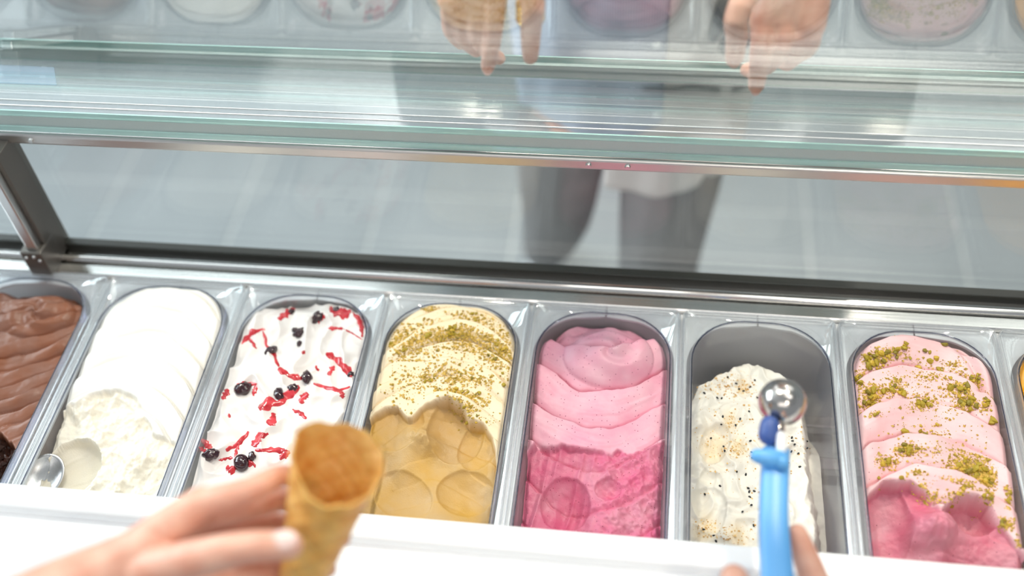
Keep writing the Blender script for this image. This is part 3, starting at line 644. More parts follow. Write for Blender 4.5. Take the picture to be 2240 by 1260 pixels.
def chunks(k, pix, r0, r1, group):
    q = land(k, pix[:, 0], pix[:, 1]); q = q[inside(k, q, .003)]
    for i, p in enumerate(q):
        r = r0+(r1-r0)*random.random()**1.6; o = bpy.data.objects.new('pistachio_piece', chunk_me[(i*5) % 9]); COL.objects.link(o)
        row = ('back', 'middle', 'front')[int(np.clip((IY1-p[1])/.095, 0, 2))]; col = ('left', 'centre', 'right')[int(np.clip((p[0]-pan_x(k)+.072)/.048, 0, 2))]
        label = 'green pistachio piece at the %s %s of the %s gelato' % (row, col, group); 
        o.location = (p[0], p[1], p[2]+r*.35); o.scale = (r, r*random.uniform(.8, 1.1), r*random.uniform(.8, 1)); o.rotation_euler = (random.uniform(-1, 1), random.uniform(-1, 1), random.uniform(0, 6)); tag(o, label, 'nut', 'pistachio pieces at the %s %s of the %s gelato' % (row, col, group))
C4 = [(1011, 738, 75, 24, 620, .15), (894, 749, 55, 34, 480), (1089, 771, 34, 30, 230), (1044, 699, 62, 15, 150, .3), (935, 677, 34, 6, 60, .1), (1003, 827, 62, 14, 190, .15), (1011, 866, 52, 11, 170, .2), (1111, 800, 14, 34, 60), (1011, 888, 28, 9, 60, .2), (920, 830, 40, 18, 60), (880, 845, 40, 50, 60), (1000, 780, 120, 70, 260), (1040, 915, 45, 22, 30)]
crumbs('pistachio_crumbs', 3, scatter([(c_[0], c_[1], c_[2], c_[3], int(c_[4]*2.2), *c_[5:]) for c_ in C4]), .0005, .0021, crumb_m, 'fine golden green pistachio crumbs scattered over the caramel gelato', 'nut crumbs')
chunks(3, scatter([(985, 730, 24, 12, 20), (1089, 765, 26, 24, 20), (1044, 695, 50, 10, 8), (930, 830, 22, 6, 8), (1003, 822, 45, 12, 9), (1011, 862, 45, 10, 9), (1111, 805, 14, 34, 9), (1035, 920, 25, 12, 8), (900, 745, 60, 30, 18)]), .0014, .0034, 'tan caramel')
C7 = [(1912, 788, 32, 24, 90), (1952, 773, 32, 14, 90), (1880, 832, 9, 20, 50), (1905, 876, 22, 30, 210), (1966, 842, 18, 16, 50), (2016, 881, 30, 15, 90), (1937, 856, 42, 14, 70), (2104, 847, 30, 22, 150), (2129, 840, 16, 20, 70), (2114, 886, 30, 16, 110), (2158, 881, 9, 22, 40), (1986, 984, 25, 12, 120), (1942, 1012, 24, 14, 80), (2011, 1029, 22, 9, 70), (2124, 1029, 46, 30, 620, .3), (2153, 1052, 24, 18, 160), (2094, 1087, 16, 9, 50), (2016, 1063, 12, 5, 25), (2155, 1098, 14, 10, 50), (2035, 1090, 28, 11, 60), (2200, 1147, 16, 14, 60), (2207, 1088, 8, 22, 40), (2232, 1186, 10, 14, 40), (2045, 822, 46, 9, 50), (2084, 797, 24, 9, 40), (2025, 950, 44, 6, 40), (2020, 850, 110, 70, 220), (2040, 1000, 100, 60, 160)]
crumbs('pistachio_crumbs', 6, scatter([(c_[0], c_[1], c_[2], c_[3], int(c_[4]*2.1), *c_[5:]) for c_ in C7]), .0005, .0019, crumb_m, 'fine pistachio crumbs clustered on the pale pink gelato', 'nut crumbs')
chunks(6, scatter([(1912, 790, 24, 18, 26), (1952, 775, 24, 10, 14), (1981, 760, 6, 5, 5), (1880, 832, 7, 16, 8), (1905, 880, 16, 24, 24), (1966, 842, 16, 14, 8), (2018, 880, 20, 12, 14), (1937, 856, 34, 10, 8), (2104, 847, 22, 18, 18), (2129, 832, 12, 16, 10), (2114, 886, 24, 12, 14), (2160, 880, 7, 18, 8), (2168, 915, 5, 14, 5), (1986, 984, 18, 9, 12), (1942, 1010, 18, 10, 9), (2124, 1030, 36, 22, 26), (2150, 1055, 20, 14, 10), (2094, 1084, 14, 7, 5), (2045, 790, 60, 30, 10), (2010, 950, 60, 30, 8), (2158, 1098, 10, 8, 4), (2205, 1090, 6, 20, 6), (2200, 1147, 12, 12, 6), (2232, 1186, 6, 10, 4), (1945, 1048, 20, 10, 3)]), .0018, .0044, 'pale pink')
ses_m = mat('golden_sesame', (.72, .45, .13), .5); color_noise(ses_m, (.55, .28, .05), (.82, .60, .28), 200, (1, 1, 1), .4, .6)
crumbs('golden_crumbs', 5, scatter([(1615, 840, 34, 24, 150), (1545, 845, 36, 16, 90), (1635, 850, 16, 14, 60), (1610, 985, 26, 12, 70), (1540, 1155, 30, 16, 90), (1600, 1170, 44, 18, 110), (1575, 950, 50, 110, 180), (1745, 960, 24, 60, 50), (1660, 1000, 60, 120, 120), (1600, 930, 14, 22, 40)]), .0004, .0015, ses_m, 'golden sesame crumbs sprinkled over the white meringue gelato', 'crumbs', .35)
SE = [(285, 447), (390, 377), (343, 468), (363, 470), (427, 405), (440, 430), (460, 438), (490, 420), (510, 390), (522, 468), (485, 528), (445, 562), (425, 590), (368, 553), (362, 587), (315, 648), (372, 685), (376, 704), (490, 660), (497, 710), (500, 735), (675, 645), (678, 660), (687, 676), (672, 708), (703, 717), (743, 660), (742, 692), (711, 775), (430, 797), (470, 810), (355, 860), (288, 897), (480, 870), (485, 886), (507, 883), (487, 908), (495, 945), (455, 975), (282, 1053), (327, 1080), (337, 1105), (505, 1035), (545, 945)]
bm = bmesh.new(); bmesh.ops.create_icosphere(bm, subdivisions=2, radius=1)
for v in bm.verts: v.co = Vector((v.co.x*.0019*(1-.25*max(0, v.co.x)), v.co.y*.0011, v.co.z*.0007))
black_m = mat('black_sesame', (.012, .012, .014), .35)
seed0 = from_bm('sesame_seed', bm, black_m, None, True)
sq_ = land(5, [1400+a*.4922 for a, b in SE], [640+b*.4922 for a, b in SE])
for i, p in enumerate(sq_):
    o = seed0 if i == 0 else seed0.copy()
    if i: COL.objects.link(o)
    o.location = (p[0], p[1], p[2]+.0006); o.rotation_euler = (random.uniform(-.4, .4), random.uniform(-.4, .4), random.uniform(0, 6)); 
    pl_ = ('back', 'middle', 'front')[int(np.clip((SE[i][1]-370)/245, 0, 2))]+' '+('left', 'centre', 'right of the scoop')[0 if SE[i][0] < 400 else 1 if SE[i][0] < 600 else 2]; tag(o, 'black sesame seed on the white sesame gelato, '+pl_, 'seed', 'black sesame seeds, '+pl_)
# dark crumbled heap at the near end of the chocolate
pp = [(random.uniform(-20, 22), random.uniform(965, 1045)) for _ in range(90)]
choc_crumb = mat('dark_chocolate_crumb', (.035, .010, .005), .5)
crumbs('chocolate_crumbs', 0, np.array(pp), .0015, .0052, choc_crumb, 'dark chocolate crumble at the near end of the brown gelato', 'crumbs', .9)

# ------------------------------------------------------------------ spade in the white gelato
q = land(1, 95, 1035)[0]-np.array([0, 0, .006])
sp = tag(empty('gelato_spade', (q[0], q[1]-.004, q[2]+.004)), 'steel gelato spade sunk in the plain white gelato', 'spade')
V, F = [(0, 0, -.006)], []
for j in range(1, 9):
    for i in range(32):
        a_ = 2*PI*i/32; r_ = j/8; V.append((math.cos(a_)*.0205*r_, math.sin(a_)*.026*r_, -.006+.008*r_**2))
for i in range(32): F.append((0, 1+i, 1+(i+1) % 32))
for j in range(7):
    for i in range(32): a_ = 1+j*32; F.append((a_+i, a_+32+i, a_+32+(i+1) % 32, a_+(i+1) % 32))
bl = raw('blade', V, F, steel, sp, True); solid(bl, .0012, 0)
V, F = tube([(0, -.022, .000), (0, -.06, -.003), (.004, -.12, -.002)], [.0035, .004, .005]); raw('handle', V, F, steel, sp, True)
sp.rotation_euler = (math.radians(10), math.radians(16), math.radians(-14))
#PART3
# ------------------------------------------------------------------ people
skin_m = mat('skin', (.76, .42, .30), .45); color_noise(skin_m, (.70, .33, .23), (.80, .48, .36), 55, (1, 1, 1), .3, .7)
b = skin_m.node_tree.nodes['Principled BSDF']; b.inputs['Subsurface Weight'].default_value = .15; b.inputs['Subsurface Radius'].default_value = (.01, .004, .002); b.inputs['Subsurface Scale'].default_value = 1
nail_m = mat('nail', (.90, .66, .60), .22)
gold_m = mat('gold', (.90, .62, .22), .2, 1.)
def nail(parent, c, d, nrm, w, l, m_=nail_m):
    d = Vector(d).normalized(); n_ = Vector(nrm); n_ = (n_-d*n_.dot(d)).normalized(); x = d.cross(n_); bm = bmesh.new(); bmesh.ops.create_uvsphere(bm, u_segments=14, v_segments=8, radius=1)
    for v in bm.verts: v.co = Vector(c)+x*v.co.x*w+d*(v.co.y*l)+n_*(v.co.z*.0016-.0012*v.co.x**2)
    return from_bm('fingernail', bm, m_, parent, True)
def ring(parent, c, d, r, w, t=.0012):
    bm = bmesh.new(); u, v, d = frame_of(d); n1, n2 = 28, 8; vs = []
    for i in range(n1):
        a = 2*PI*i/n1; e = u*math.cos(a)+v*math.sin(a); vs.append([bm.verts.new(Vector(c)+e*(r+t*math.cos(2*PI*j/n2))+d*(w*math.sin(2*PI*j/n2))) for j in range(n2)])
    for i in range(n1):
        for j in range(n2): bm.faces.new((vs[i][j], vs[i][(j+1) % n2], vs[(i+1) % n1][(j+1) % n2], vs[(i+1) % n1][j]))
    return from_bm('finger_ring', bm, gold_m, parent, True)
def chain(P_, R_): return tube(P_, R_, 14)
def smooth_pts(P_, R_, k=3):
    """subdivide a joint chain so that bends are round"""
    P_ = [Vector(p) for p in P_]; n = len(P_); out = []; rr = []
    for i in range(n-1):
        p0, p1, p2, p3 = P_[max(i-1, 0)], P_[i], P_[i+1], P_[min(i+2, n-1)]
        for j in range(k):
            t = j/k; out.append(.5*((2*p1)+(p2-p0)*t+(2*p0-5*p1+4*p2-p3)*t*t+(3*p1-p0-3*p2+p3)*t**3)); rr.append(R_[i]*(1-t)+R_[i+1]*t)
    out.append(P_[-1]); rr.append(R_[-1]); return out, rr
def finger(P_, R_): return tube(*smooth_pts(P_, R_), 14)
# --- the server: two forearms and hands
server = tag(empty('person', tuple(at_d(200, 1400, .75))), 'server behind the counter, only two hands showing, holding cone and scoop', 'person')
def keep(o, root): o.parent = root; o.matrix_parent_inverse = Matrix.Translation(-root.location); return o
D = at_d
mi, mm_, mr_, mp_ = D(440, 1102, .800), D(418, 1142, .818), D(402, 1192, .832), D(392, 1238, .836)
wr = D(240, 1250, .788)
parts = [finger([mi, D(545, 1072, .796), D(618, 1040, .812), D(690, 1062, .832)], [.0118, .0100, .0092, .0078]),
 finger([mm_, D(535, 1112, .820), D(622, 1094, .838), D(700, 1140, .848), D(748, 1178, .832)], [.0118, .0106, .0097, .0088, .0074]),
 finger([mr_, D(525, 1160, .838), D(618, 1150, .856), D(690, 1208, .860), D(718, 1245, .842)], [.0118, .0112, .0100, .0086, .0072]),
 finger([mp_, D(505, 1215, .848), D(595, 1222, .862), D(655, 1272, .858)], [.0110, .0100, .009, .0072]),
 finger([D(300, 1255, .785), D(430, 1222, .764), D(540, 1197, .756), D(632, 1193, .760)], [.0175, .0145, .0116, .0102]),
 finger([D(-420, 1600, .66), D(80, 1335, .762), wr, D(330, 1200, .79)], [.040, .030, .0235, .019])]
for m_, r in ((mi, .0135), (mm_, .0145), (mr_, .014), (mp_, .013)): parts.append(chain([wr, Vector(wr)*.45+Vector(m_)*.55, m_], [.019, .0165, r]))
parts.append(chain([mi, mm_, mr_, mp_], [.0125, .013, .0125, .0115])); parts.append(finger([wr, D(380, 1282, .815), D(500, 1268, .838), D(600, 1262, .852)], [.020, .0185, .0125, .009]))
lh = keep(organic('left_arm', parts, .0018, skin_m, None, 5), server)
tn = D(622, 1180, .7515); keep(nail(None, tn, D(650, 1182, .76)-D(580, 1190, .757), -fw+.5*CU, .0075, .0095), server)
parts = [finger([D(1690, 1460, 0.8140), D(1640, 1370, 0.8186), D(1606, 1266, 0.8371)], [.017, .0145, .0118]),
 finger([D(1850, 1420, 0.8325), D(1806, 1330, 0.8649), D(1772, 1245, 0.8834), D(1744, 1168, 0.8899)], [.0135, .0125, .0118, .0088]),
 finger([D(1800, 1500, 0.8233), D(1775, 1430, 0.8603), D(1710, 1395, 0.8695), D(1660, 1400, 0.8510)], [.013, .0115, .0105, .009]),
 finger([D(1790, 1560, 0.8140), D(1770, 1500, 0.8510), D(1710, 1470, 0.8603), D(1660, 1470, 0.8418)], [.0125, .011, .010, .0085]),
 finger([D(1790, 1620, 0.8048), D(1765, 1570, 0.8371), D(1715, 1545, 0.8464), D(1670, 1540, 0.8325)], [.011, .0095, .009, .008]),
 finger([D(1950, 2300, 0.5735), D(1800, 1850, 0.7308), D(1755, 1660, 0.7863)], [.042, .031, .024])]
wr2 = D(1755, 1660, 0.7863)
for q_ in (D(1690, 1460, 0.8140), D(1850, 1420, 0.8325), D(1800, 1500, 0.8233), D(1790, 1560, 0.8140), D(1790, 1620, 0.8048)): parts.append(chain([wr2, q_], [.020, .0150]))
keep(organic('right_arm', parts, .0020, skin_m, None, 5), server)
# --- waffle cone
O_, T_ = Vector(D(742, 992, .790)), Vector(D(608, 1440, .832))
ax = (T_-O_); CLn = ax.length; ax.normalize(); fr = (Vector(-fw)+Vector(CR)*.25); fr = (fr-ax*fr.dot(ax)).normalized(); sd = ax.cross(fr)
cone_m = mat('waffle', (.78, .43, .12), .5); color_noise(cone_m, (.66, .29, .045), (.84, .50, .16), 70, (1, 1, 1), .3, .7)
b = cone_m.node_tree.nodes['Principled BSDF']; b.inputs['Subsurface Weight'].default_value = .25; b.inputs['Subsurface Radius'].default_value = (.012, .005, .001); b.inputs['Subsurface Scale'].default_value = 1
nth, ns = 220, 130; V = []; F = []
for j in range(nth):
    th = -.35+2*PI*1.16*j/(nth-1)          # 0 = towards the camera
    dip = .5+.5*math.cos(th); s0 = -.045+.20*dip**1.5+.006*math.sin(5*th)+.004*math.sin(11*th+1)
    for i in range(ns):
        s_ = s0+(1-s0)*i/(ns-1); r = .0315*(1-s_)**.92+.0016+.0016*(th/(2*PI)); r += .0010*max(0, (s0+.05-s_)/.05)
        g1 = math.cos((s_*CLn*1000/3.1)+th*6); g2 = math.cos((s_*CLn*1000/3.1)-th*6); r += .0008*(max(g1, 0)**3+max(g2, 0)**3)
        V.append(O_+ax*(s_*CLn)+fr*(r*math.cos(th))+sd*(r*math.sin(th)))
for j in range(nth-1):
    for i in range(ns-1): a = j*ns+i; F.append((a, a+ns, a+ns+1, a+1))
cone = raw('waffle_cone', V, F, cone_m, None, True); solid(cone, .0017, 0); tag(cone, 'golden brown rolled waffle cone, empty, held in the left hand', 'cone')
# --- ice cream scoop
scoop = tag(empty('ice_cream_scoop', tuple(D(1700, 1260, 0.8603))), 'ice cream scoop with round steel bowl and bright blue handle', 'scoop')
blue_m = mat('blue_plastic', (.13, .42, .82), .32); navy_m = mat('navy_plastic', (.05, .10, .32), .4); scoop_m = mat('scoop_steel', (.56, .53, .50), .17, 1.)
Bc = Vector(D(1711, 880, 0.9435)); H0 = Vector(D(1697, 990, 0.9250)); H1 = Vector(D(1692, 1130, 0.8926)); H2 = Vector(D(1700, 1270, 0.8603)); H3 = Vector(D(1706, 1420, 0.8260)); H4 = Vector(D(1708, 1560, 0.7974))
hd = (H0-Bc).normalized(); nb_ = (Vector(-fw)+Vector(CU)*.15+Vector((0, 0, .6))).normalized()
bm = bmesh.new(); bmesh.ops.create_uvsphere(bm, u_segments=40, v_segments=24, radius=.0210)
bmesh.ops.delete(bm, geom=[v for v in bm.verts if v.co.z < -.006], context='VERTS')
rot_ = nb_.to_track_quat('Z', 'Y').to_matrix().to_4x4(); bmesh.ops.transform(bm, matrix=Matrix.Translation(Bc) @ rot_, verts=bm.verts)
o = keep(from_bm('bowl', bm, scoop_m, None, True), scoop); solid(o, .0012, -1)
V, F = tube([Bc+hd*.017-nb_*.002, H0-hd*.004], [.0052, .0060], 16); keep(raw('neck', V, F, scoop_m, None, True), scoop)
def rbox(name, pts, ws, hs, m_, n=20, e=.55):
    """rounded bar: superellipse sections along a path, wide along the picture's right"""
    Vv = []; Ff = []; P_ = [Vector(p) for p in pts]
    for i, p in enumerate(P_):
        t = (P_[min(i+1, len(P_)-1)]-P_[max(i-1, 0)]).normalized(); u = Vector(CR); u = (u-t*u.dot(t)).normalized(); w = t.cross(u)
        for k in range(n):
            a = 2*PI*k/n; c, s_ = math.cos(a), math.sin(a); Vv.append(p+u*ws[i]*math.copysign(abs(c)**e, c)+w*hs[i]*math.copysign(abs(s_)**e, s_))
    for i in range(len(P_)-1): Ff += [(i*n+k, i*n+(k+1) % n, (i+1)*n+(k+1) % n, (i+1)*n+k) for k in range(n)]
    Ff += [tuple(range(n))[::-1], tuple((len(P_)-1)*n+k for k in range(n))]; return raw(name, Vv, Ff, m_, None, True)
hp, hr = smooth_pts([H0, H1, H2, H3, H4], [.0116, .0119, .0132, .0140, .0128], 4)
dirh = (hp[1]-hp[0]).normalized()
hp = [hp[0]-dirh*.004, hp[0]-dirh*.002]+hp+[hp[-1]+dirh*.004]; hr = [.007, .0115]+hr+[.006]
keep(rbox('handle', hp, hr, [r*.72 for r in hr], blue_m), scoop)
Lp = [D(1690, 1000, 0.9111), D(1668, 998, 0.9083), D(1650, 994, 0.9083)]
keep(rbox('thumb_lever', [Vector(D(1697, 1008, 0.9102)), Vector(D(1672, 1003, 0.9074)), Vector(D(1655, 999, 0.9074))][::-1], [.0045, .006, .0075], [.006, .0075, .008], blue_m) if False else raw('thumb_lever', *tube([D(1705, 1006, 0.9121), D(1676, 1002, 0.9083), D(1657, 997, 0.9083)], [.0085, .0078, .0062], 14), blue_m, None, True), scoop)
keep(raw('hinge', *tube([D(1684, 930, 0.9250), D(1681, 952, 0.9222)], [.0085, .0088], 14), navy_m, None, True), scoop)
keep(raw('spring_gear', *tube([D(1708, 955, 0.9176), D(1709, 982, 0.9139)], [.0046, .0046], 14), white_m, None, True), scoop)
bm = bmesh.new(); bmesh.ops.create_cone(bm, cap_ends=True, segments=20, radius1=.006, radius2=.0055, depth=.003); bmesh.ops.transform(bm, matrix=Matrix.Translation(D(1712, 1014, 0.9047)) @ Vector(-fw).to_track_quat('Z', 'Y').to_matrix().to_4x4(), verts=bm.verts)
keep(from_bm('pivot_pin', bm, blue_m, None, True), scoop)

# --- the customer
CX = .09
cust = tag(empty('person', (CX, .56, FZ)), 'customer in striped shirt and grey trousers pointing through the glass', 'person')
G = at_glass
parts = []
ikn, mkn, rkn, pkn = G(1668, 48, .052), G(1712, 42, .058), G(1748, 48, .058), G(1776, 58, .052)
wrR = Vector((.262, .115, .47)); elR = Vector((.385, .27, .30)); shR = Vector((.265, .40, .42))
i2, i3, i4 = G(1665, 100, .032), G(1660, 148, .020), G(1654, 188, .0115)
parts += [finger([ikn, i2, i3, i4], [.0110, .0100, .0092, .0078]),
 finger([mkn, G(1706, 104, .034), G(1676, 146, .030), G(1634, 153, .026)], [.0102, .0092, .0084, .0070]),
 finger([rkn, G(1744, 104, .038), G(1722, 138, .044), G(1694, 120, .060)], [.0096, .0086, .0080, .0072]),
 finger([pkn, G(1776, 94, .040), G(1756, 116, .046), G(1732, 106, .060)], [.0088, .0078, .0074, .0066]),
 finger([Vector(wrR)*.55+Vector(ikn)*.45+Vector((-.012, 0, 0)), G(1618, 15, .046), G(1612, 80, .030), G(1606, 130, .020)], [.0125, .0110, .0102, .0080])]
for m_ in (ikn, mkn, rkn, pkn): parts.append(chain([wrR, m_], [.017, .0125]))
parts.append(chain([ikn, mkn, rkn, pkn], [.0115, .012, .0115, .0105]))
parts.append(finger([shR, elR, wrR], [.048, .038, .024]))
ikl, mkl, rkl, pkl = G(1086, -22, .046), G(1046, -26, .050), G(1012, -18, .050), G(984, -6, .046)
wrL = Vector((-.055, .115, .48)); elL = Vector((-.165, .31, .34)); shL = Vector((-.085, .40, .42))
parts += [finger([ikl, G(1082, 45, .030), G(1075, 100, .018), G(1067, 146, .0105)], [.0100, .0090, .0082, .0070]),
 finger([mkl, G(1044, 42, .036), G(1048, 92, .026), G(1092, 128, .030)], [.0098, .0088, .0080, .0066]),
 finger([rkl, G(1009, 38, .040), G(1014, 84, .032), G(1042, 112, .044)], [.0094, .0082, .0076, .0066]),
 finger([pkl, G(981, 36, .042), G(986, 70, .036), G(1008, 96, .050)], [.0085, .0074, .0070, .0062]),
 finger([Vector(wrL)*.5+Vector(ikl)*.5+Vector((.014, 0, 0)), G(1160, -14, .042), G(1161, 60, .028), G(1160, 124, .018)], [.0130, .0112, .0098, .0076])]
for m_ in (ikl, mkl, rkl, pkl): parts.append(chain([wrL, m_], [.017, .0125]))
parts.append(chain([ikl, mkl, rkl, pkl], [.0115, .012, .0115, .0105]))
parts.append(finger([shL, elL, wrL], [.048, .038, .024]))
# trunk, neck, head, legs
for sx in (-1, 1):
    parts.append(finger([(CX+sx*.07, .56, -.12), (CX+sx*.06, .54, .05), (CX+sx*.075, .48, .25), (CX+sx*.09, .425, .38)], [.105, .090, .095, .080]))
parts.append(chain([(CX+.17, .405, .42), (CX, .40, .44), (CX-.17, .405, .42)], [.052, .06, .052]))
parts.append(finger([(CX, .40, .43), (CX, .345, .53), (CX, .325, .59)], [.055, .048, .05]))
parts.append(chain([(CX, .315, .60), (CX, .325, .66)], [.072, .088])); parts.append(chain([(CX, .265, .565), (CX, .295, .60)], [.045, .06]))
parts.append(chain([(CX, .243, .635), (CX, .228, .605)], [.009, .013]))
for sx in (-1, 1): parts.append(chain([(CX+sx*.084, .335, .625), (CX+sx*.086, .34, .60)], [.014, .010]))
HR, KR, AR_ = Vector((.150, .55, -.10)), Vector((.152, .535, -.50)), Vector((.158, .56, -.86))
HL, KL, AL = Vector((.015, .56, -.10)), Vector((-.040, .63, -.50)), Vector((-.098, .86, -.865))
parts += [finger([HR, KR, AR_], [.085, .055, .036]), finger([HL, KL, AL], [.085, .052, .036])]
body = keep(organic('body', parts, .0022, skin_m, None, 4), cust)
for (c, d_, w_, l_) in ((i4, Vector(i4)-Vector(i3), .0052, .0072), (G(1068, 144, .0125), G(1068, 144, .0125)-G(1074, 105, .021), .0052, .0072), (G(1607, 128, .026), G(1607, 128, .026)-G(1612, 85, .034), .0055, .0075)):
    keep(nail(None, Vector(c)+Vector(-NA)*.0066+Vector(CU)*.002, d_, -NA+np.array([0, 0, .3]), w_, l_), cust)
for c, d_, r_, w_ in ((G(1706, 92, .044), G(1702, 105, .040)-mkn, .0102, .0022), (G(1744, 90, .045), G(1742, 105, .040)-rkn, .0099, .0022), (G(1040, 40, .043), G(1040, 50, .040)-mkl, .0103, .0020)):
    ro = keep(ring(None, c, d_, r_, w_), cust); ro['label'] = 'thin gold finger ring'
for k_ in range(4): ro = keep(ring(None, G(1160, 8+k_*10, .042-k_*.0024), G(1160, 60, .032)-G(1158, -12, .046), .0116, .0020, .0014), cust); ro['label'] = 'stacked gold thumb ring'
hair_m = mat('brown_hair', (.10, .055, .03), .5)
bm = bmesh.new(); bmesh.ops.create_uvsphere(bm, u_segments=32, v_segments=20, radius=1)
bmesh.ops.delete(bm, geom=[v for v in bm.verts if v.co.y < -.45 and v.co.z < .55], context='VERTS')
for v in bm.verts: v.co = Vector((CX+v.co.x*.096, .338+v.co.y*.102, .655+v.co.z*.105-(.10 if v.co.y > .2 and v.co.z < -.2 else 0)))
keep(from_bm('hair', bm, hair_m, None, True), cust); eye_m = mat('eye', (.05, .03, .02), .1)
for sx in (-1, 1):
    bm = bmesh.new(); bmesh.ops.create_uvsphere(bm, u_segments=12, v_segments=8, radius=.011); bmesh.ops.translate(bm, verts=bm.verts, vec=(CX+sx*.032, .250, .645)); keep(from_bm('eye', bm, eye_m, None, True), cust)
bm = bmesh.new(); bmesh.ops.create_uvsphere(bm, u_segments=16, v_segments=8, radius=1); bmesh.ops.scale(bm, vec=(.024, .008, .007), verts=bm.verts); bmesh.ops.translate(bm, verts=bm.verts, vec=(CX, .223, .572)); keep(from_bm('mouth', bm, mat('lips', (.6, .22, .2), .4), None, True), cust)
# clothes
def cloth(name, base, c2=None, per=0.):
    M = mat(name, base, .85)
    if c2:
        N, L = nodes(M); tc = add(M, 'ShaderNodeTexCoord'); wv = add(M, 'ShaderNodeTexWave'); wv.inputs['Scale'].default_value = per; wv.inputs['Distortion'].default_value = .4; wv.inputs['Detail Scale'].default_value = .3; L.new(tc.outputs['Object'], wv.inputs[0])
        mx = add(M, 'ShaderNodeMix', data_type='RGBA'); mx.inputs[6].default_value = (*base, 1); mx.inputs[7].default_value = (*c2, 1); L.new(wv.outputs['Fac'], mx.inputs[0]); L.new(mx.outputs[2], M.node_tree.nodes['Principled BSDF'].inputs['Base Color'])
    return M
stripe_shaded = cloth('blue_grey_stripe_shaded', (.58, .62, .70), (.40, .44, .54), 95); stripe_lit = cloth('cream_stripe_lit', (.80, .75, .70), (.68, .63, .59), 95)  # one shirt cloth; bluish shade and warm light put into its two colours
trouser_m = mat('grey_trousers', (.25, .24, .235), .9); bump_noise(trouser_m, 40, .4, .004)
SP = [(-.27, .575, .178, .128), (-.15, .572, .180, .132), (0, .545, .178, .130), (.15, .50, .176, .130), (.30, .455, .182, .120), (.40, .425, .185, .10), (.455, .405, .15, .075), (.485, .398, .07, .06)]
SPz = np.array([a[0] for a in SP])
def sprof(z): return tuple(np.interp(z, SPz, [a[i] for a in SP]) for i in (1, 2, 3))
def shirt_y(x, z, off=0.):
    cy, a, b = sprof(z); u = np.clip((x-CX)/(a+off), -.999, .999); return cy-(b+off)*np.sqrt(1-u*u)
def shirt_pt(px, py, off=.0015):
    y = .4
    for _ in range(12): d_ = ray(px, py); t_ = (y-CAM[1])/d_[1]; p = CAM+d_*t_; y = float(shirt_y(p[0], p[2], off))
    return p
xs0 = .142
def panel(name, a0, a1, m_, hem, off=0., sweep=0.):
    na, nz = 60, 60; V = []; F = []
    for j in range(na):
        th0 = a0+(a1-a0)*j/(na-1)
        for i in range(nz):
            th = th0; zt = .485; zh = hem(th0); z = zh+(zt-zh)*i/(nz-1); th = th0-sweep*(1-j/(na-1))*max(0, min(1, (-.10-z)/.06)); cy, a, b = sprof(max(z, -.27)); fl_ = .012*max(0, (.05-z))+.0035*math.sin(th*9+z*6)+.0025*math.sin(th*17-z*15)
            V.append((CX+(a+fl_+off)*math.sin(th), cy-(b+fl_+off)*math.cos(th), z))
    for j in range(na-1):
        for i in range(nz-1): a_ = j*nz+i; F.append((a_, a_+nz, a_+nz+1, a_+1))
    o = raw(name, V, F, m_, None, True); solid(o, .0016, 0); return keep(o, cust)
tha = math.asin((xs0-CX)/.178)
hemf = lambda th: -.165-.085*math.exp(-((th-.55)/.45)**2) if th > tha-.02 else -.165-.06*math.exp(-((th+1.2)/.6)**2)
sl_ = panel('shirt', tha-2*PI+.5, tha+.03, stripe_shaded, lambda th: -.155-.02*math.sin(th*2), .0); sl_['label'] = 'striped shirt side, blue grey tint painted as shade'
sr_ = panel('shirt_front', tha-.03, tha+1.45, stripe_lit, lambda th: -.185-.075*math.exp(-((th-.72)/.85)**2), .0035, .45); sr_['label'] = 'striped shirt front, cream tint painted as warm light'
for nm, e_, w_, s_ in (('sleeve', shR, elR, wrR), ('sleeve', shL, elL, wrL)):
    v_, f_ = finger([Vector(e_)+(Vector(e_)-Vector(w_))*.1, e_, w_, Vector(w_)*.55+Vector(s_)*.45], [.066, .062, .050, .044]); keep(raw(nm, v_, f_, stripe_lit if e_ is shR else stripe_shaded, None, True), cust)
for px, py in ((1436, 97), (1437, 250)):
    p = shirt_pt(px, py, .006); bm = bmesh.new(); bmesh.ops.create_cone(bm, cap_ends=True, segments=20, radius1=.0065, radius2=.0055, depth=.003); bmesh.ops.rotate(bm, cent=(0, 0, 0), matrix=Matrix.Rotation(PI/2-.2, 3, 'X'), verts=bm.verts); bmesh.ops.translate(bm, verts=bm.verts, vec=p); keep(from_bm('button', bm, white_m), cust)
print_refr_m = mat('print_and_refraction', (.13, .135, .145), .85)
def shirt_ribbon(pts, w):
    p = resample(pts, 24); tg = np.gradient(p, axis=0); tg /= np.linalg.norm(tg, axis=1)[:, None]; nr = np.stack([-tg[:, 1], tg[:, 0]], -1); V = []
    for i in range(24):
        ww = w*math.sin(PI*(i+.6)/24.2)**.4
        for a_ in (-1, 0, 1): q_ = p[i]+nr[i]*a_*ww/2; V.append(shirt_pt(q_[0], q_[1], .0085))
    F = [(i*3+j, i*3+j+1, i*3+j+4, i*3+j+3) for i in range(23) for j in range(2)]; o = raw('print_and_refraction', V, F, print_refr_m, None, True); keep(o, cust)
for pts, w in (([(1596, -60), (1590, 0), (1572, 50), (1556, 92)], 34), ([(1600, 60), (1588, 90), (1576, 114)], 22), ([(1580, 120), (1640, 92), (1700, 60)], 13), ([(1590, 60), (1650, 30), (1700, 0)], 13)): shirt_ribbon(pts, w)
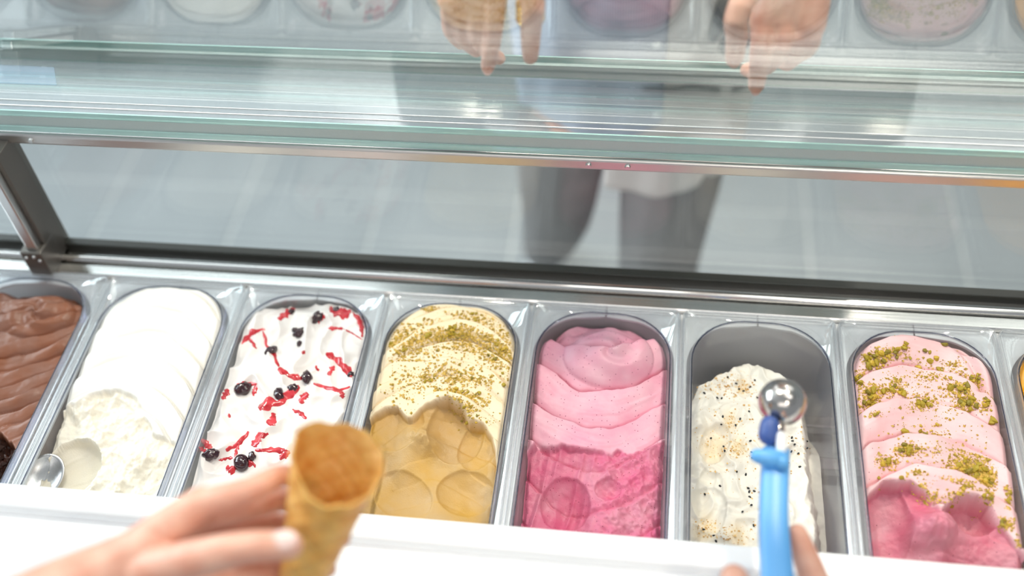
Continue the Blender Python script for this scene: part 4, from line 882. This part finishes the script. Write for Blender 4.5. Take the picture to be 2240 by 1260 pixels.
for pts, w in (([(1420, 163), (1465, 162), (1515, 160), (1570, 166), (1640, 161), (1690, 150)], 8), ([(1420, 171), (1465, 170), (1515, 168), (1570, 175), (1640, 170)], 6), ([(1405, 196), (1465, 196), (1515, 189), (1570, 197), (1610, 194), (1650, 180)], 9), ([(1420, 206), (1465, 206), (1515, 203), (1580, 207), (1640, 196)], 3)): shirt_ribbon(pts, w)  # wavy ribbons stand in for the print refracted through the shelf glass
parts = [finger([HR+Vector((0, .01, .03)), HR+Vector((.012, -.005, -.16)), KR, AR_+Vector((0, 0, .02))], [.100, .088, .073, .066]), finger([HL+Vector((0, .01, .03)), HL+Vector((-.035, .01, -.16)), KL, AL+Vector((.005, -.01, .03))], [.098, .080, .066, .052]), chain([HR+Vector((0, .01, .05)), HL+Vector((0, .01, .05))], [.11, .11])]
keep(organic('trousers', parts, .006, trouser_m, None, 6), cust)
shoe_m = mat('white_sneaker', (.82, .83, .85), .5); sole_m = mat('shoe_sole', (.55, .56, .58), .7)
for a_, dr in ((AR_, Vector((.04, -1, 0)).normalized()), (AL, Vector((-.15, -1, 0)).normalized())):
    hl = Vector((a_.x, a_.y, FZ)); pts = []
    parts = [chain([hl-dr*.045+Vector((0, 0, .055)), hl+dr*.03+Vector((0, 0, .055)), hl+dr*.10+Vector((0, 0, .045)), hl+dr*.16+Vector((0, 0, .038))], [.038, .040, .040, .032]), chain([hl+Vector((0, 0, .06)), hl+Vector((0, 0, .10))], [.042, .044])]
    keep(organic('shoe', parts, .004, shoe_m, None, 4), cust)
    bm = bmesh.new(); lp = rrect(.044, -.13, .13, .04, 8); vb = [bm.verts.new((x_, y_, 0)) for x_, y_ in lp]; fb = bm.faces.new(vb); r_ = bmesh.ops.extrude_face_region(bm, geom=[fb]); bmesh.ops.translate(bm, vec=(0, 0, .022), verts=[g for g in r_['geom'] if isinstance(g, bmesh.types.BMVert)])
    bmesh.ops.transform(bm, matrix=Matrix.Translation(hl+dr*.06) @ Matrix.Rotation(math.atan2(-dr.x, dr.y), 4, 'Z'), verts=bm.verts); keep(from_bm('sole', bm, sole_m), cust)
